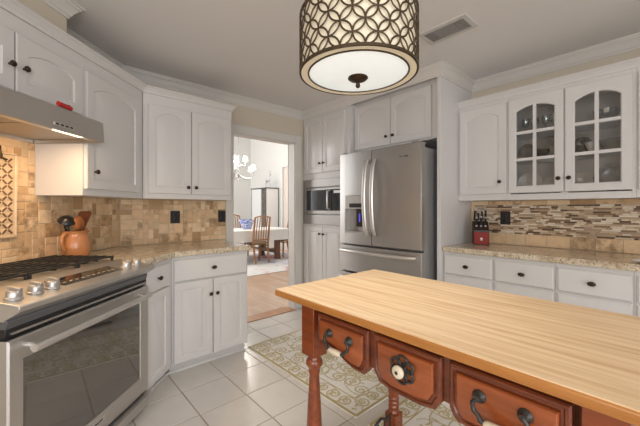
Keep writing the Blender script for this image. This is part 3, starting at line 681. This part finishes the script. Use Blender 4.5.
mm.prism([(-.022, -.03), (.022, -.03), (.044, .10), (.036, .115), (-.036, .115), (-.044, .10)], -.004, .004, 'y'); mm.build('blade', 'spoon', o, bevel=.003)
o, mm = util('ladle', 'black ladle lying back on the left of the terracotta pitcher', 'ladle', (.01, .02, .01), (-.050, .035, .20), 'black', lambda m: None)
mm.T = Matrix.Translation((-.070, .0, .225)) @ Matrix.Rotation(.5, 4, 'X') @ Matrix.Rotation(-.25, 4, 'Y'); mm.lathe([(.002, .034), (.028, .028), (.046, .008), (.049, 0), (.045, 0), (.026, .022), (.002, .028)], n=24); mm.build('bowl', 'black', o, smooth=50)
o, mm = util('turner', 'black slotted turner at the back of the terracotta pitcher', 'turner', (.0, .035, .01), (-.005, .05, .20), 'black', lambda m: None)
for x in (-.036, -.014, .008, .028): mm.box(x, x + .012, -.003, .003, 0, .055)
mm.box(-.036, .04, -.003, .003, -.012, .008); mm.box(-.036, .04, -.003, .003, .05, .062); mm.build('blade', 'black', o, bevel=.002)
# pot filler on the wall above the range
t = thing('pot_filler', 'dark bronze pot filler tap high on the wall above the range', 'tap', DL(-1.60, BD + .011, 1.545), RD)
m = MB(); m.lathe([(.03, 0), (.03, -.008), (.014, -.014), (.012, -.05)], (0, 0, 0), 18, 'y'); m.build('wall_flange', 'bronze', t, smooth=50)
m = MB(); m.tube([(0, -.05, 0), (0, -.05, .035), (-.1, -.05, .038), (-.22, -.06, .038)], .009, 10, upv=(0, 1, 0)); m.build('arm', 'bronze', t, smooth=60)
m = MB(); m.tube([(-.22, -.06, .038), (-.235, -.06, .03), (-.24, -.06, -.02)], .009, 10, upv=(0, 1, 0)); m.build('spout', 'bronze', t, smooth=60)
m = MB(); m.tube([(0, -.05, .0), (0, -.05, -.03)], .012, 10); m.tube([(0, -.05, -.02), (.03, -.06, -.03)], .005, 8); m.build('valve_lever', 'bronze', t, smooth=60)

# ---------------------------------------------------------------- knife block
KX, KY, kz = -1.148, 2.92, .50
t = thing('knife_block', 'red and black knife block on the worktop by the refrigerator panel', 'knife block', (KX, KY, .93), kz)
m = MB(); m.prism([(0, 0), (.135, 0), (.135, .205), (.075, .205), (0, .128)], -.062, .062, 'x'); b = m.build('block', 'blockside', t, bevel=.004)
m = MB(); m.box(-.059, .059, -.004, .001, .006, .112); f_ = m.build('front_face', 'blockred', t, bevel=.002)
m = MB()
for a in (.5, -.5): m.T = Matrix.Translation((0, -.0046, .052)) @ Matrix.Rotation(a, 4, 'Y'); m.box(-.003, .003, -.0006, .0008, -.013, .013)
m.T = Matrix.Translation((0, -.0046, .056)); m.box(-.011, .011, -.0006, .0008, -.0025, .0025); m.build('emblem', 'ceramic', f_)
kn = ['tallest knife at the left of the knife block', 'second knife from left in back row of knife block', 'third knife from left in back row of knife block', 'right knife in back row of knife block', 'short left knife in front row of knife block', 'middle knife in front row of knife block', 'short right knife in front row of knife block']
pos = [(-.044, .10, .203, .105), (-.015, .10, .203, .085), (.015, .10, .203, .098), (.044, .10, .203, .108), (-.036, .04, .163, .075), (.0, .04, .163, .082), (.036, .04, .163, .075)]
for (x, y, z, L), lb in zip(pos, kn):
    wx, wy = KX + x * math.cos(kz) - y * math.sin(kz), KY + x * math.sin(kz) + y * math.cos(kz)
    k = thing('knife', lb, 'knife', (wx, wy, .93 + z), kz, 'knives in the knife block')
    R_ = Matrix.Rotation(.22, 4, 'X')
    m = MB(); m.T = R_; m.box(-.008, .008, -.011, .011, -.012, L); m.build('handle', 'black', k, bevel=.004)
    m = MB(); m.T = R_; m.box(-.0085, .0085, -.0115, .0115, L - .004, L + .01); m.build('end_cap', 'silver', k, bevel=.003)
    m = MB(); m.T = R_; m.box(-.0085, .0085, -.0115, .0115, -.006, .012); m.build('bolster', 'silver', k, bevel=.001)
m = MB(); m.lathe([(.002, 0), (.07, .001), (.10, .012), (.098, .014), (.07, .006), (.002, .005)], n=32)
tag(m.build('dish', 'ceramic', None, (-.085, 2.67, .93), smooth=60), 'shallow white dish at the right end of the worktop', 'dish')

# ---------------------------------------------------------------- dishes behind the glass doors
Z1, Z2, Z3 = 1.366, 1.6445, 1.8545
def plate(x, z, r, mt, label, name='plate', tilt=.16, y=3.03):
    m = MB(); m.T = Matrix.Rotation(-tilt, 4, 'X')
    m.lathe([(.002, .008), (r * .62, .006), (r * .70, .0), (r, -.012), (r * .99, -.008), (r * .72, .006), (r * .64, .012), (.002, .013)], (0, 0, r * math.cos(0)), 36, 'y')
    o = m.build(name, mt, None, (x, y, z + .004), smooth=50); tag(o, label, name, 'dishes behind the glass doors'); return o
plate(-.812, Z1, .088, 'plate', 'cream round plate leaning in the bottom of the left glass cabinet side')
plate(-.652, Z1, .070, 'plated', 'taupe plate leaning bottom right behind the left glass door')
plate(-.462, Z1, .078, 'plated', 'taupe plate leaning bottom left behind the right glass door')
plate(-.308, Z1, .104, 'floral', 'dark floral platter leaning bottom right behind the right glass door', 'platter')
def bowl(x, z, r, h, mt, label, y=2.99, name='bowl'):
    m = MB(); m.lathe([(r * .45, 0), (r * .5, .006), (r * .85, h * .6), (r, h), (r * .97, h), (r * .8, h * .6), (r * .4, .012), (.002, .012)], n=28)
    tag(m.build(name, mt, None, (x, y, z), smooth=50), label, name, 'dishes behind the glass doors')
plate(-.825, Z2, .068, 'floral', 'small dark floral saucer on the middle shelf, far left behind glass', 'saucer')
bowl(-.72, Z2, .06, .07, 'floral', 'dark floral bowl on the middle shelf behind the left glass door')
bowl(-.635, Z2, .035, .085, 'plated', 'tall taupe cup on the middle shelf behind the left glass door', name='cup')
plate(-.475, Z2, .066, 'floral', 'dark floral plate on the middle shelf, left behind the right glass door')
bowl(-.405, Z2, .04, .075, 'plate', 'cream cup on the middle shelf behind the right glass door', name='cup', y=2.94)
bowl(-.29, Z2, .09, .085, 'floral', 'wide dark floral bowl on the middle shelf behind the right glass door')
for x, lb in ((-.83, 'clear glass goblet on the top shelf, far left'), (-.765, 'clear glass goblet on the top shelf, second from left'), (-.69, 'clear glass goblet on the top shelf, third from left'), (-.635, 'clear glass goblet on the top shelf, fourth from left')):
    m = MB(); m.lathe([(.028, 0), (.028, .003), (.004, .006), (.004, .05), (.022, .065), (.03, .10), (.028, .125), (.027, .125), (.028, .10), (.02, .068), (.002, .058)], n=20)
    tag(m.build('goblet', 'dglass', None, (x, 2.99, Z3), smooth=60), lb, 'goblet', 'dishes behind the glass doors')
bowl(-.335, Z3, .075, .085, 'dglass', 'cut glass bowl on the top shelf behind the right glass door')

# ---------------------------------------------------------------- ceiling vent
t = thing('ceiling_vent', 'rectangular white air vent in the ceiling', 'vent', (-1.035, 2.07, CZ), 0)
m = MB(); r1, r2 = rect(-.165, .165, -.098, .098), rect(-.135, .135, -.068, .068)
m.rings([[(a, b, 0) for a, b in r1], [(a, b, -.008) for a, b in r1], [(a, b, -.010) for a, b in r2], [(a, b, -.002) for a, b in r2]], False, True); m.build('vent_frame', 'vent', t, bevel=.001)
m = MB()
for i in range(11): y = -.062 + i * .0115; m.box(-.07, .07, y, y + .006, -.009, -.003)
for i in range(5): x = -.13 + i * .012; m.box(x, x + .004, -.066, .066, -.009, -.003); m.box(-x - .004, -x, -.066, .066, -.009, -.003)
m.build('vent_slats', 'ventd', t)

# ---------------------------------------------------------------- drum pendant
PX, PY, PZ, PR_ = -.929, 1.050, 1.838, .252; HP = .235
t = thing('pendant_lamp', 'drum pendant lamp with bronze circle lattice over the table', 'lamp', (PX, PY, PZ), 0)
m = MB(); m.lathe([(PR_ - .012, .012), (PR_ - .012, HP - .002)], n=64, close0=False, close1=False); m.build('fabric_shade', 'shade', t, smooth=60)
m = MB(); N = 17; p = 2 * PI * PR_ / N; 
def cyl(u, z): th = u / PR_; return (PR_ * math.cos(th), PR_ * math.sin(th), z)
p_ = p
for i in range(N):
    for jj in range(6):
        off = .5 if jj % 2 == 0 else 0; zc = jj * HP / 5; uc = (i + off) * p_; pts = []; K = 28
        seq = [2 * PI * k / K for k in range(K)]
        if jj == 0: seq = [PI * k / 14 for k in range(15)]
        if jj == 5: seq = [PI + PI * k / 14 for k in range(15)]
        for a in seq: pts.append(cyl(uc + p_ / 2 * math.cos(a), zc + HP / 5 * math.sin(a)))
        th = uc / PR_; m.tube(pts, .0037, 6, .8, closed=(0 < jj < 5), upv=(math.cos(th), math.sin(th), 0))
m.build('lattice', 'lattice', t, smooth=60)
for z in (.0, HP):
    m = MB(); m.lathe([(PR_ + .003, z - .005), (PR_ + .003, z + .006), (PR_ - .005, z + .006), (PR_ - .005, z - .005), (PR_ + .003, z - .005)], n=64, close0=False, close1=False); m.build('rim_band', 'lattice', t, smooth=30)
m = MB(); m.lathe([(PR_ - .006, -.004), (PR_ - .006, .008), (.216, .010), (.216, -.002), (PR_ - .006, -.004)], n=64, close0=False, close1=False); m.build('linen_ring', 'shadein', t, smooth=30)
m = MB(); m.lathe([(.219, -.004), (.219, .004), (.212, .004), (.212, -.006), (.219, -.004)], n=64, close0=False, close1=False); m.build('diffuser_rim', 'lattice', t, smooth=30)
m = MB(); m.lathe([(.214, .0), (.15, -.010), (.08, -.016), (.002, -.018)], n=64, close0=False); m.build('glass_diffuser', 'diff', t, smooth=60)
m = MB(); m.lathe([(.042, -.014), (.044, -.022), (.034, -.030), (.018, -.036), (.009, -.040), (.008, -.046), (.011, -.052), (.008, -.060), (.002, -.064)], n=24); m.build('finial', 'bronze', t, smooth=60)
m = MB(); m.lathe([(PR_ - .012, HP - .004), (.002, HP - .002)], n=48, close0=False); m.build('top_panel', 'shadein', t)
m = MB(); m.tube([(0, 0, HP - .002), (0, 0, CZ - PZ - .02)], .009, 10); m.build('rod', 'lattice', t, smooth=60)
m = MB(); m.lathe([(.07, CZ - PZ - .001), (.07, CZ - PZ - .012), (.03, CZ - PZ - .03), (.01, CZ - PZ - .032)], n=28); m.build('ceiling_canopy', 'lattice', t, smooth=50)
l = bpy.data.lights.new('pendant_glow', 'SPOT'); l.energy = 19; l.color = (1, .96, .90); l.spot_size = 2.75; l.spot_blend = .6; l.shadow_soft_size = .12
o = bpy.data.objects.new('pendant_glow', l); COL.objects.link(o); o.parent = t; o.location = (0, 0, -.075)

# ---------------------------------------------------------------- butcher block table
t = thing('kitchen_table', 'cherry-stained table with butcher block top and three drawers', 'table', (-1.17, .778, 0), 0)
TW, TD, TZ = 1.285, .685, .90
m = MB(); y = 0; m.mi = 0
ns = 15; sw = TD / ns
for i in range(ns):
    x = 0; x = 0
    while x < TW:
        L = random.choice([.35, .5, .62, .8]); x1 = min(TW, x + L)
        if TW - x1 < .12: x1 = TW
        yy0, yy1 = y + i * sw, y + (i + 1) * sw
        m.box(x + (.004 if x == 0 else 0), x1 - (.004 if x1 == TW else 0), yy0 + (.004 if i == 0 else 0), yy1 - (.004 if i == ns - 1 else 0), TZ - .006, TZ); x = x1
top = m.build('table_top', 'butcher', t)
m = MB(); m.prism(rect(0, TW, 0, TD), TZ - .030, TZ - .0025); m.build('top_edge', 'edge', t, bevel=.006)
ZA = TZ - .030; LX = [.160, 1.043]; FY0 = .024
def leg(x, y):
    m = MB(); c = .036; m.box(x, x + 2 * c, y, y + 2 * c, .668, ZA)
    m.box(x + .004, x + 2 * c - .004, y + .004, y + 2 * c - .004, .10, .205)
    pr = [(.026, .668), (.024, .656), (.030, .648), (.034, .638), (.034, .628), (.028, .618), (.022, .610), (.024, .600), (.020, .588), (.021, .56), (.027, .46), (.031, .37), (.031, .33), (.027, .300), (.022, .292), (.028, .284), (.028, .276), (.022, .270), (.027, .262), (.027, .254), (.022, .248), (.027, .240), (.027, .232), (.022, .225), (.029, .215), (.029, .203)]
    m.lathe(pr, (x + c, y + c, 0), 24)
    m.lathe([(.024, .10), (.026, .09), (.03, .07), (.026, .03), (.018, .0)], (x + c, y + c, 0), 20)
    return m
for x in LX:
    for y in (FY0, TD - .05 - .072): leg(x, y).build('leg', 'cherry', t, bevel=.002, smooth=50)
# aprons
m = MB(); m.box(LX[0] + .072, LX[1], TD - .085, TD - .06, .74, ZA); m.box(LX[0] + .02, LX[0] + .04, FY0 + .072, TD - .122, .74, ZA); m.box(LX[1] + .032, LX[1] + .052, FY0 + .072, TD - .122, .74, ZA); m.box(LX[0] + .072, LX[1], FY0 + .05, FY0 + .065, .76, ZA)
m.build('apron', 'cherry', t, bevel=.002)
m = MB()
for xa, xb in ((.502, .530), (.750, .778)): m.box(xa + .002, xb - .002, FY0 + .012, FY0 + .05, .735, ZA)
m.box(LX[0] + .072, LX[1], FY0 + .014, FY0 + .05, ZA - .014, ZA); m.build('drawer_rail', 'cherryd', t, bevel=.002)
# drawers with shaped lower edges: profile maps 0..1 across to the lower edge height
def bez(pts, u):
    for (a, za), (b, zb) in zip(pts, pts[1:]):
        if u <= b: s = (u - a) / (b - a); s = s * s * (3 - 2 * s); return za + (zb - za) * s
    return pts[-1][1]
shapes = [[(0, .742), (.22, .745), (.80, .706), (.93, .706), (1, .735)], [(0, .735), (.1, .706), (.30, .699), (.7, .699), (.9, .706), (1, .735)], [(0, .735), (.07, .706), (.20, .706), (.78, .745), (1, .742)]]
spans = [(.258, .505), (.527, .753), (.775, 1.028)]
for k, ((xa, xb), shp) in enumerate(zip(spans, shapes)):
    def out(e, zt):
        n = 24; lo = [(xa + e + (xb - xa - 2 * e) * i / n, bez(shp, i / n) + e) for i in range(n + 1)]
        return lo + [(xb - e, zt - e), (xa + e, zt - e)]
    zt = ZA - .016
    def rg(e, y): return ring(out(e, zt), y)
    y0 = FY0 - .002
    m = MB(); m.mi = 1; m.rings([rg(0, y0 + .03), rg(0, y0 + .004), rg(.004, y0), rg(.010, y0), rg(.013, y0 + .004), rg(.018, y0 + .004), rg(.020, y0 - .003)], True, False); m.mi = 0
    m.rings([rg(.020, y0 - .003), rg(.024, y0 - .007)], False, True)
    d = m.build('drawer', ['cherryl', 'cherryd'], t, smooth=40)
    m = MB(); m.box(xa + .01, xb - .01, y0 + .031, TD - .09, .75, zt - .01); m.build('drawer_box', 'cherry', d)
    xc, zc = (xa + xb) / 2, .785; yf = y0 - .007
    if k == 1:
        m = MB(); 
        for i in range(6):
            a = i * PI / 3 + PI / 6; m.tube([(xc + .024 * math.cos(a) + .0155 * math.cos(b), yf - .004, zc + .024 * math.sin(a) + .0155 * math.sin(b)) for b in [2 * PI * q / 14 for q in range(14)]], .0045, 6, closed=True, upv=(0, 1, 0))
        m.lathe([(.018, 0), (.017, -.006), (.008, -.010), (.006, -.022)], (xc, yf, zc), 18, 'y'); pl = m.build('rosette_plate', 'iron', d, smooth=50)
        m = MB(); m.lathe([(.008, -.016), (.016, -.018), (.019, -.023), (.018, -.028), (.012, -.031), (.002, -.032)], (xc, yf, zc), 22, 'y'); kb = m.build('porcelain_knob', 'porc', d, smooth=60)
        m = MB(); m.lathe([(.005, -.031), (.005, -.0335), (.001, -.034)], (xc, yf, zc), 12, 'y'); m.build('screw', 'iron', kb, smooth=60)
    else:
        w_ = .048
        for s in (-1, 1):
            m = MB(); m.lathe([(.016, 0), (.015, -.004), (.010, -.007), (.008, -.018), (.002, -.019)], (xc + s * w_, yf, zc + .016), 18, 'y')
            m.tube([(xc + s * w_, yf - .014, zc + .016), (xc + s * (w_ + .010), yf - .017, zc + .004), (xc + s * (w_ + .006), yf - .019, zc - .012), (xc + s * (w_ - .006), yf - .021, zc - .018), (xc + s * (w_ - .010), yf - .021, zc - .028), (xc + s * (w_ - .022), yf - .021, zc - .031)], [.006, .005, .006, .005, .007, .006], 8, upv=(0, 1, 0))
            m.build('bail_arm', 'iron', d, smooth=60)
        m = MB(); m.lathe([(.006, -.030), (.0095, -.022), (.0105, 0), (.0095, .022), (.006, .030)], (xc, yf - .021, zc - .031), 16, 'x'); m.build('porcelain_grip', 'porc', d, smooth=60)
# wrought iron scroll panel between the left legs
ix = LX[0] + .036
def spiral(cy, cz, r0, turns, a0, sgn, n=40): return [(ix, cy + (r0 * (1 - .85 * i / n)) * math.cos(a0 + sgn * 2 * PI * turns * i / n), cz + (r0 * (1 - .85 * i / n)) * math.sin(a0 + sgn * 2 * PI * turns * i / n)) for i in range(n + 1)]
m = MB(); ya, yb = FY0 + .072, TD - .118
m.tube([(ix, yb, .205), (ix, yb - .035, .196), (ix, yb - .075, .215), (ix, yb - .115, .20), (ix, yb - .13, .15), (ix, yb - .135, .11)], .0075, 8, upv=(1, 0, 0)); m.tube([(ix, yb - .045, .196), (ix, yb - .045, .11)], .006, 8, upv=(1, 0, 0)); m.tube([(ix, yb - .002, .205), (ix, yb - .002, .11)], .006, 8, upv=(1, 0, 0))
m.tube(spiral(yb - .09, .155, .032, 1.4, PI / 2, 1), .006, 8, upv=(1, 0, 0)); m.tube(spiral(yb - .165, .155, .03, 1.4, PI / 2, -1), .006, 8, upv=(1, 0, 0))
m.tube([(ix, ya, .115), (ix, yb, .115)], .007, 8, upv=(1, 0, 0))
for q in range(3): m.tube(spiral(ya + .06 + q * .085, .155, .036, 1.4, PI / 2, (-1) ** q), .006, 8, upv=(1, 0, 0))
m.build('iron_scrollwork', 'iron', t, smooth=60)

# ---------------------------------------------------------------- rugs
def rug(name, label, x0, x1, y0, y1, seed):
    rnd = random.Random(seed); m = MB(); W, D = x1 - x0, y1 - y0; z = .008
    m.box(0, W, 0, D, 0, z)
    zc = z + .0006; cnt = [0]
    def ribbon(pts, w, mi):
        m.mi = mi; V = []; n = len(pts); cnt[0] += 1; zc = z + .0005 + cnt[0] * 6e-6
        for i, (a, b) in enumerate(pts):
            p, q = pts[max(0, i - 1)], pts[min(n - 1, i + 1)]; dx, dy = q[0] - p[0], q[1] - p[1]; L = math.hypot(dx, dy) or 1
            ww = w * (.45 + .55 * math.sin(PI * min(1, .15 + .85 * i / (n - 1)))) if mi == 2 else w
            V.append((m.v((a - dy / L * ww / 2, b + dx / L * ww / 2, zc)), m.v((a + dy / L * ww / 2, b - dx / L * ww / 2, zc))))
        for (a, b), (c, d) in zip(V, V[1:]): m.f([b, d, c, a])
    def frame(e, w, mi): 
        for a, b in (((e, e), (W - e, e)), ((W - e, e), (W - e, D - e)), ((W - e, D - e), (e, D - e)), ((e, D - e), (e, e))): ribbon([a, b], w, mi)
    frame(.010, .018, 1); frame(.135, .008, 1)
    def scroll(cx, cy, s, ang, flip):
        def tr(u, v): v *= flip; return (cx + s * (u * math.cos(ang) - v * math.sin(ang)), cy + s * (u * math.sin(ang) + v * math.cos(ang)))
        pts = []
        for i in range(30): a = 2 * PI * 1.6 * i / 29; q = .09 + .36 * (i / 29); pts.append((-.5 + q * math.cos(a), q * math.sin(a)))
        p0, p1, t0_, t1_ = pts[-1], (.72, -.05), (1.0, -1.35), (.1, 1.3)
        for i in range(1, 15):
            u = i / 14; h0, h1, h2, h3 = 2 * u ** 3 - 3 * u * u + 1, u ** 3 - 2 * u * u + u, -2 * u ** 3 + 3 * u * u, u ** 3 - u * u
            pts.append((h0 * p0[0] + h1 * t0_[0] + h2 * p1[0] + h3 * t1_[0], h0 * p0[1] + h1 * t0_[1] + h2 * p1[1] + h3 * t1_[1]))
        ribbon([tr(*p) for p in pts], .0125, 2)
        ribbon([tr(.15 + .16 * i / 8, -.40 + .42 * i / 8 + .08 * math.sin(PI * i / 8)) for i in range(9)], .014, 2)
        ribbon([tr(.50 - .22 * math.sin(PI * .8 * i / 8), .12 + .20 * i / 8) for i in range(9)], .013, 2)
        b0 = tr(-.5, 0); ribbon([(b0[0] + .012 * math.cos(q), b0[1] + .012 * math.sin(q)) for q in [k * .7 for k in range(9)]], .011, 2)
    # border scrolls
    st = .108
    for sx in range(int((W - .1) / st)):
        for yy in (.072, D - .072): scroll(.10 + st * sx + .02, yy, .108, (0 if yy < D / 2 else PI), 1 if sx % 2 else -1)
    for sy in range(int((D - .3) / st)):
        for xx in (.072, W - .072): scroll(xx, 0.20 + st * sy, .108, PI / 2, 1 if sy % 2 else -1)
    nx, ny = int((W - .30) / .125), int((D - .30) / .115)
    for i in range(nx):
        for j in range(ny):
            scroll(.22 + (i + .35) * (W - .38) / nx, .20 + (j + .5) * (D - .40) / ny, .135, rnd.choice([0, PI / 2, PI, -PI / 2]) + rnd.uniform(-.3, .3), rnd.choice([1, -1]))
    o = m.build(name, ['rug', 'gold', 'ruglt'], None, (x0, y0, 0), smooth=0, recalc=False); tag(o, label, 'rug', 'scroll-pattern kitchen rugs')
rug('rug', 'cream and gold scroll rug on the tiles in front of the refrigerator', -2.575, -1.275, 1.425, 2.14, 3)
rug('rug', 'second cream and gold scroll rug, behind and under the table drawers', -1.185, .12, 1.425, 2.14, 5)

# ---------------------------------------------------------------- dining room
m = MB(); m.box(-8.1, -5.23, 2.2, 5.3, 0, .012); tag(m.build('area_rug', 'carpet', bevel=.004), 'pale blue and pink patterned rug under the dining table', 'rug')
t = thing('dining_table', 'dining table with dark wood legs under a white cloth', 'table', (-6.95, 3.75, .012), 0)
HX, HY = .50, 1.1
m = MB(); m.box(-HX, HX, -HY, HY, .70, .732); m.build('table_top', 'tableleg', t, bevel=.006)
for x in (-.36, .36):
    for y in (-.7, .72): 
        m = MB(); m.box(x - .05, x + .05, y - .05, y + .05, .03, .70); m.box(x - .06, x + .06, y - .06, y + .06, 0, .06); m.build('leg', 'tableleg', t, bevel=.006)
m = MB(); m.box(-.36, .36, .67, .77, .14, .22); m.box(-.36, .36, -.75, -.65, .14, .22); m.build('stretcher', 'tableleg', t, bevel=.006)
# cloth with rounded corners and folds
def rr_pts(hx, hy, r, n=6):
    P = []
    for cx2, cy2, a0 in ((hx - r, hy - r, 0), (-hx + r, hy - r, PI / 2), (-hx + r, -hy + r, PI), (hx - r, -hy + r, 1.5 * PI)):
        for i in range(n + 1): a = a0 + PI / 2 * i / n; P.append((cx2 + r * math.cos(a), cy2 + r * math.sin(a)))
    return P
m = MB(); base = rr_pts(HX + .012, HY + .012, .22, 8)
def dense(P, k=4): return [(a[0] + (b[0] - a[0]) * i / k, a[1] + (b[1] - a[1]) * i / k) for a, b in zip(P, P[1:] + P[:1]) for i in range(k)]
base = dense(base, 5); rs = [[(x * .97, y * .985, .738) for x, y in base], [(x, y, .736) for x, y in base], [(x * 1.01, y * 1.005, .722) for x, y in base]]
for k, zz in enumerate((.64, .56, .48)):
    rs.append([(x * (1.02 + .012 * k * (1 + math.sin(i * .9))), y * (1.008 + .006 * k * (1 + math.sin(i * .9))), zz) for i, (x, y) in enumerate(base)])
m.rings(rs, True, False)
tag(m.build('tablecloth', 'cloth', None, (-6.95, 3.75, .012), smooth=60), 'white tablecloth hanging over the dining table', 'tablecloth')
def dchair(label, x, y, rz):
    t = thing('dining_chair', label, 'chair', (x, y, .0175), rz, 'dining chairs around the table')   # faces local -y ; back at +y
    m = MB(); m.prism([(-.21, 0 - .21), (.21, -.21), (.19, .2), (-.19, .2)], .43, .465); m.build('seat', 'chairseat', t, bevel=.01)
    for s in (-1, 1):
        m = MB(); m.tube([(s * .19, -.185, .43), (s * .192, -.19, .2), (s * .19, -.195, 0)], [.024, .021, .017], 8); m.build('front_leg', 'chair', t, smooth=60)
        m = MB(); m.tube([(s * .17, .27, 0), (s * .18, .215, .25), (s * .19, .195, .45), (s * .195, .225, .75), (s * .19, .28, 1.03)], [.02, .022, .024, .022, .02], 8, upv=(1, 0, 0)); m.build('back_post', 'chair', t, smooth=60)
    m = MB(); pts = [(-.20 + .40 * i / 8, .28 + .015 * math.sin(PI * i / 8), 1.03 + .035 * math.sin(PI * i / 8)) for i in range(9)]; m.tube(pts, .028, 8, .5); m.build('crest_rail', 'chair', t, smooth=60)
    m = MB(); m.tube([(-.19, .20, .52), (.19, .20, .52)], .018, 8); m.build('lower_rail', 'chair', t, smooth=60)
    for i in range(5):
        x_ = -.125 + i * .0625; m = MB(); m.tube([(x_, .20, .52), (x_, .228, .76), (x_, .283, 1.04)], .011, 6, upv=(1, 0, 0)); m.build('back_slat', 'chair', t, smooth=60)
    m = MB(); m.tube([(-.19, -.185, .38), (.19, -.185, .38)], .018, 8); m.tube([(-.185, -.19, .38), (-.18, .205, .38)], .016, 8, upv=(0, 0, 1)); m.tube([(.185, -.19, .38), (.18, .205, .38)], .016, 8); m.build('seat_rail', 'chair', t, smooth=60)
    return t
dchair('oak slat-back dining chair nearest the kitchen, its back to the doorway', -6.48, 3.81, -PI / 2 + 0)
dchair('oak dining chair at the right end of the dining table', -6.82, 4.86, 0)
dchair('oak dining chair on the far side of the table, behind the blue bowl', -7.62, 3.93, PI / 2)
m = MB(); m.lathe([(.09, 0), (.10, .01), (.12, .06), (.165, .16), (.195, .22), (.20, .235), (.19, .235), (.155, .16), (.11, .05), (.002, .03)], n=32)
tag(m.build('bowl', 'blue', None, (-6.98, 3.84, .751), smooth=50), 'blue and white bowl in the middle of the white tablecloth', 'bowl')
# curio cabinet
CX0, CX1, CY0, CY1, CH = -9.02, -8.16, 5.12, 5.58, 1.88
t = thing('curio_cabinet', 'white curio cabinet with glass front and dark trim', 'cabinet', (CX0, CY0, 0), 0)
cw, cdp = CX1 - CX0, CY1 - CY0
m = MB(); m.box(0, .02, 0.02, cdp, .06, CH - .03); m.box(cw - .02, cw, .02, cdp, .06, CH - .03); m.box(.02, cw - .02, cdp - .02, cdp, .06, CH - .03); m.box(.02, cw - .02, .02, cdp - .02, .06, .1); m.build('body', 'ceramic', t)
m = MB(); m.box(-.02, cw + .02, -.01, cdp, CH - .03, CH); m.box(-.01, cw + .01, 0, cdp, 0, .06)
for x in (0, cw - .025): m.box(x, x + .025, 0, .02, .06, CH - .03)
m.box(cw - .004, cw + .006, cdp - .025, cdp, .06, CH - .03); m.build('frame', 'cframe', t, bevel=.002)
for x0, x1, mm_ in ((.03, .58, 'paleglass'), (.60, cw - .03, 'cglass')):
    m = MB(); m.box(x0, x1, .004, .01, .07, CH - .04); m.build('glass_door', mm_, t)
for z in (.5, .95, 1.4):
    m = MB(); m.box(.02, cw - .02, .03, cdp - .02, z, z + .012); m.build('shelf', 'ceramic', t)
# figurine (slender deer)
t = thing('figurine', 'slender metal deer figurine standing on the curio cabinet', 'figurine', (-8.34, 5.3, CH), .5)
m = MB()
m.tube([(-.07, 0, .20), (-.03, 0, .225), (.03, 0, .225), (.06, 0, .26), (.07, 0, .34), (.085, 0, .40), (.13, 0, .385)], [.03, .04, .036, .028, .016, .022, .009], 10, upv=(0, 1, 0))
for x, s in ((-.06, -1), (-.06, 1), (.045, -1), (.045, 1)): m.tube([(x, s * .015, .21), (x - .01, s * .018, .10), (x + .005, s * .02, 0)], [.014, .008, .009], 8, upv=(0, 1, 0))
m.build('body', 'silver', t, smooth=60)
m = MB()
for s in (-1, 1): m.tube([(.08, s * .012, .415), (.06, s * .04, .47), (.075, s * .065, .53)], [.006, .005, .003], 6, upv=(0, 1, 0)); m.tube([(.06, s * .04, .47), (.10, s * .05, .50)], [.005, .003], 6, upv=(0, 1, 0))
m.build('antlers', 'silver', t, smooth=60)
# chandelier
t = thing('chandelier', 'nickel chandelier with white shades over the dining table', 'chandelier', (-6.95, 3.6, 1.9), 0)
m = MB(); m.lathe([(.004, 0), (.02, .015), (.03, .03), (.015, .05), (.012, .09), (.045, .13), (.05, .16), (.02, .2), (.012, .25), (.02, .3), (.012, .36), (.02, .5), (.008, .54), (.006, DZ - 1.9)], n=20); m.build('stem', 'silver', t, smooth=60)
m = MB(); m.lathe([(.06, DZ - 1.9 - .001), (.06, DZ - 1.9 - .02), (.01, DZ - 1.9 - .04)], n=20); m.build('ceiling_canopy', 'silver', t, smooth=60)
for tier, (n, R_, z0, a0) in enumerate(((5, .40, .26, .55), (3, .17, .47, .9))):
    for i in range(n):
        a = a0 + 2 * PI * i / n; c_, s_ = math.cos(a), math.sin(a)
        m = MB(); prof = [(.02, .13), (.10, .20 - .1), (.2, .06), (R_ * .8, .03 + .02), (R_, .12), (R_, z0 - .05)] if tier == 0 else [(.015, .3), (.06, .40), (.11, .36), (R_, .36), (R_, z0 - .04)]
        m.tube([(r * c_, r * s_, z) for r, z in prof], .009, 8); m.lathe([(.004, z0 - .06), (.03, z0 - .05), (.012, z0 - .03), (.01, z0)], (R_ * c_, R_ * s_, 0), 12); m.build('arm', 'silver', t, smooth=60)
        m = MB(); m.lathe([(.066, z0), (.045, z0 + .125)], (R_ * c_, R_ * s_, 0), 16, close0=False, close1=False); m.build('lamp_shade', 'bulbshade', t, smooth=60)
l = bpy.data.lights.new('chandelier_glow', 'POINT'); l.energy = 72; l.color = (1, .95, .88); l.shadow_soft_size = .3
o = bpy.data.objects.new('chandelier_glow', l); COL.objects.link(o); o.parent = t; o.location = (0, 0, .62)
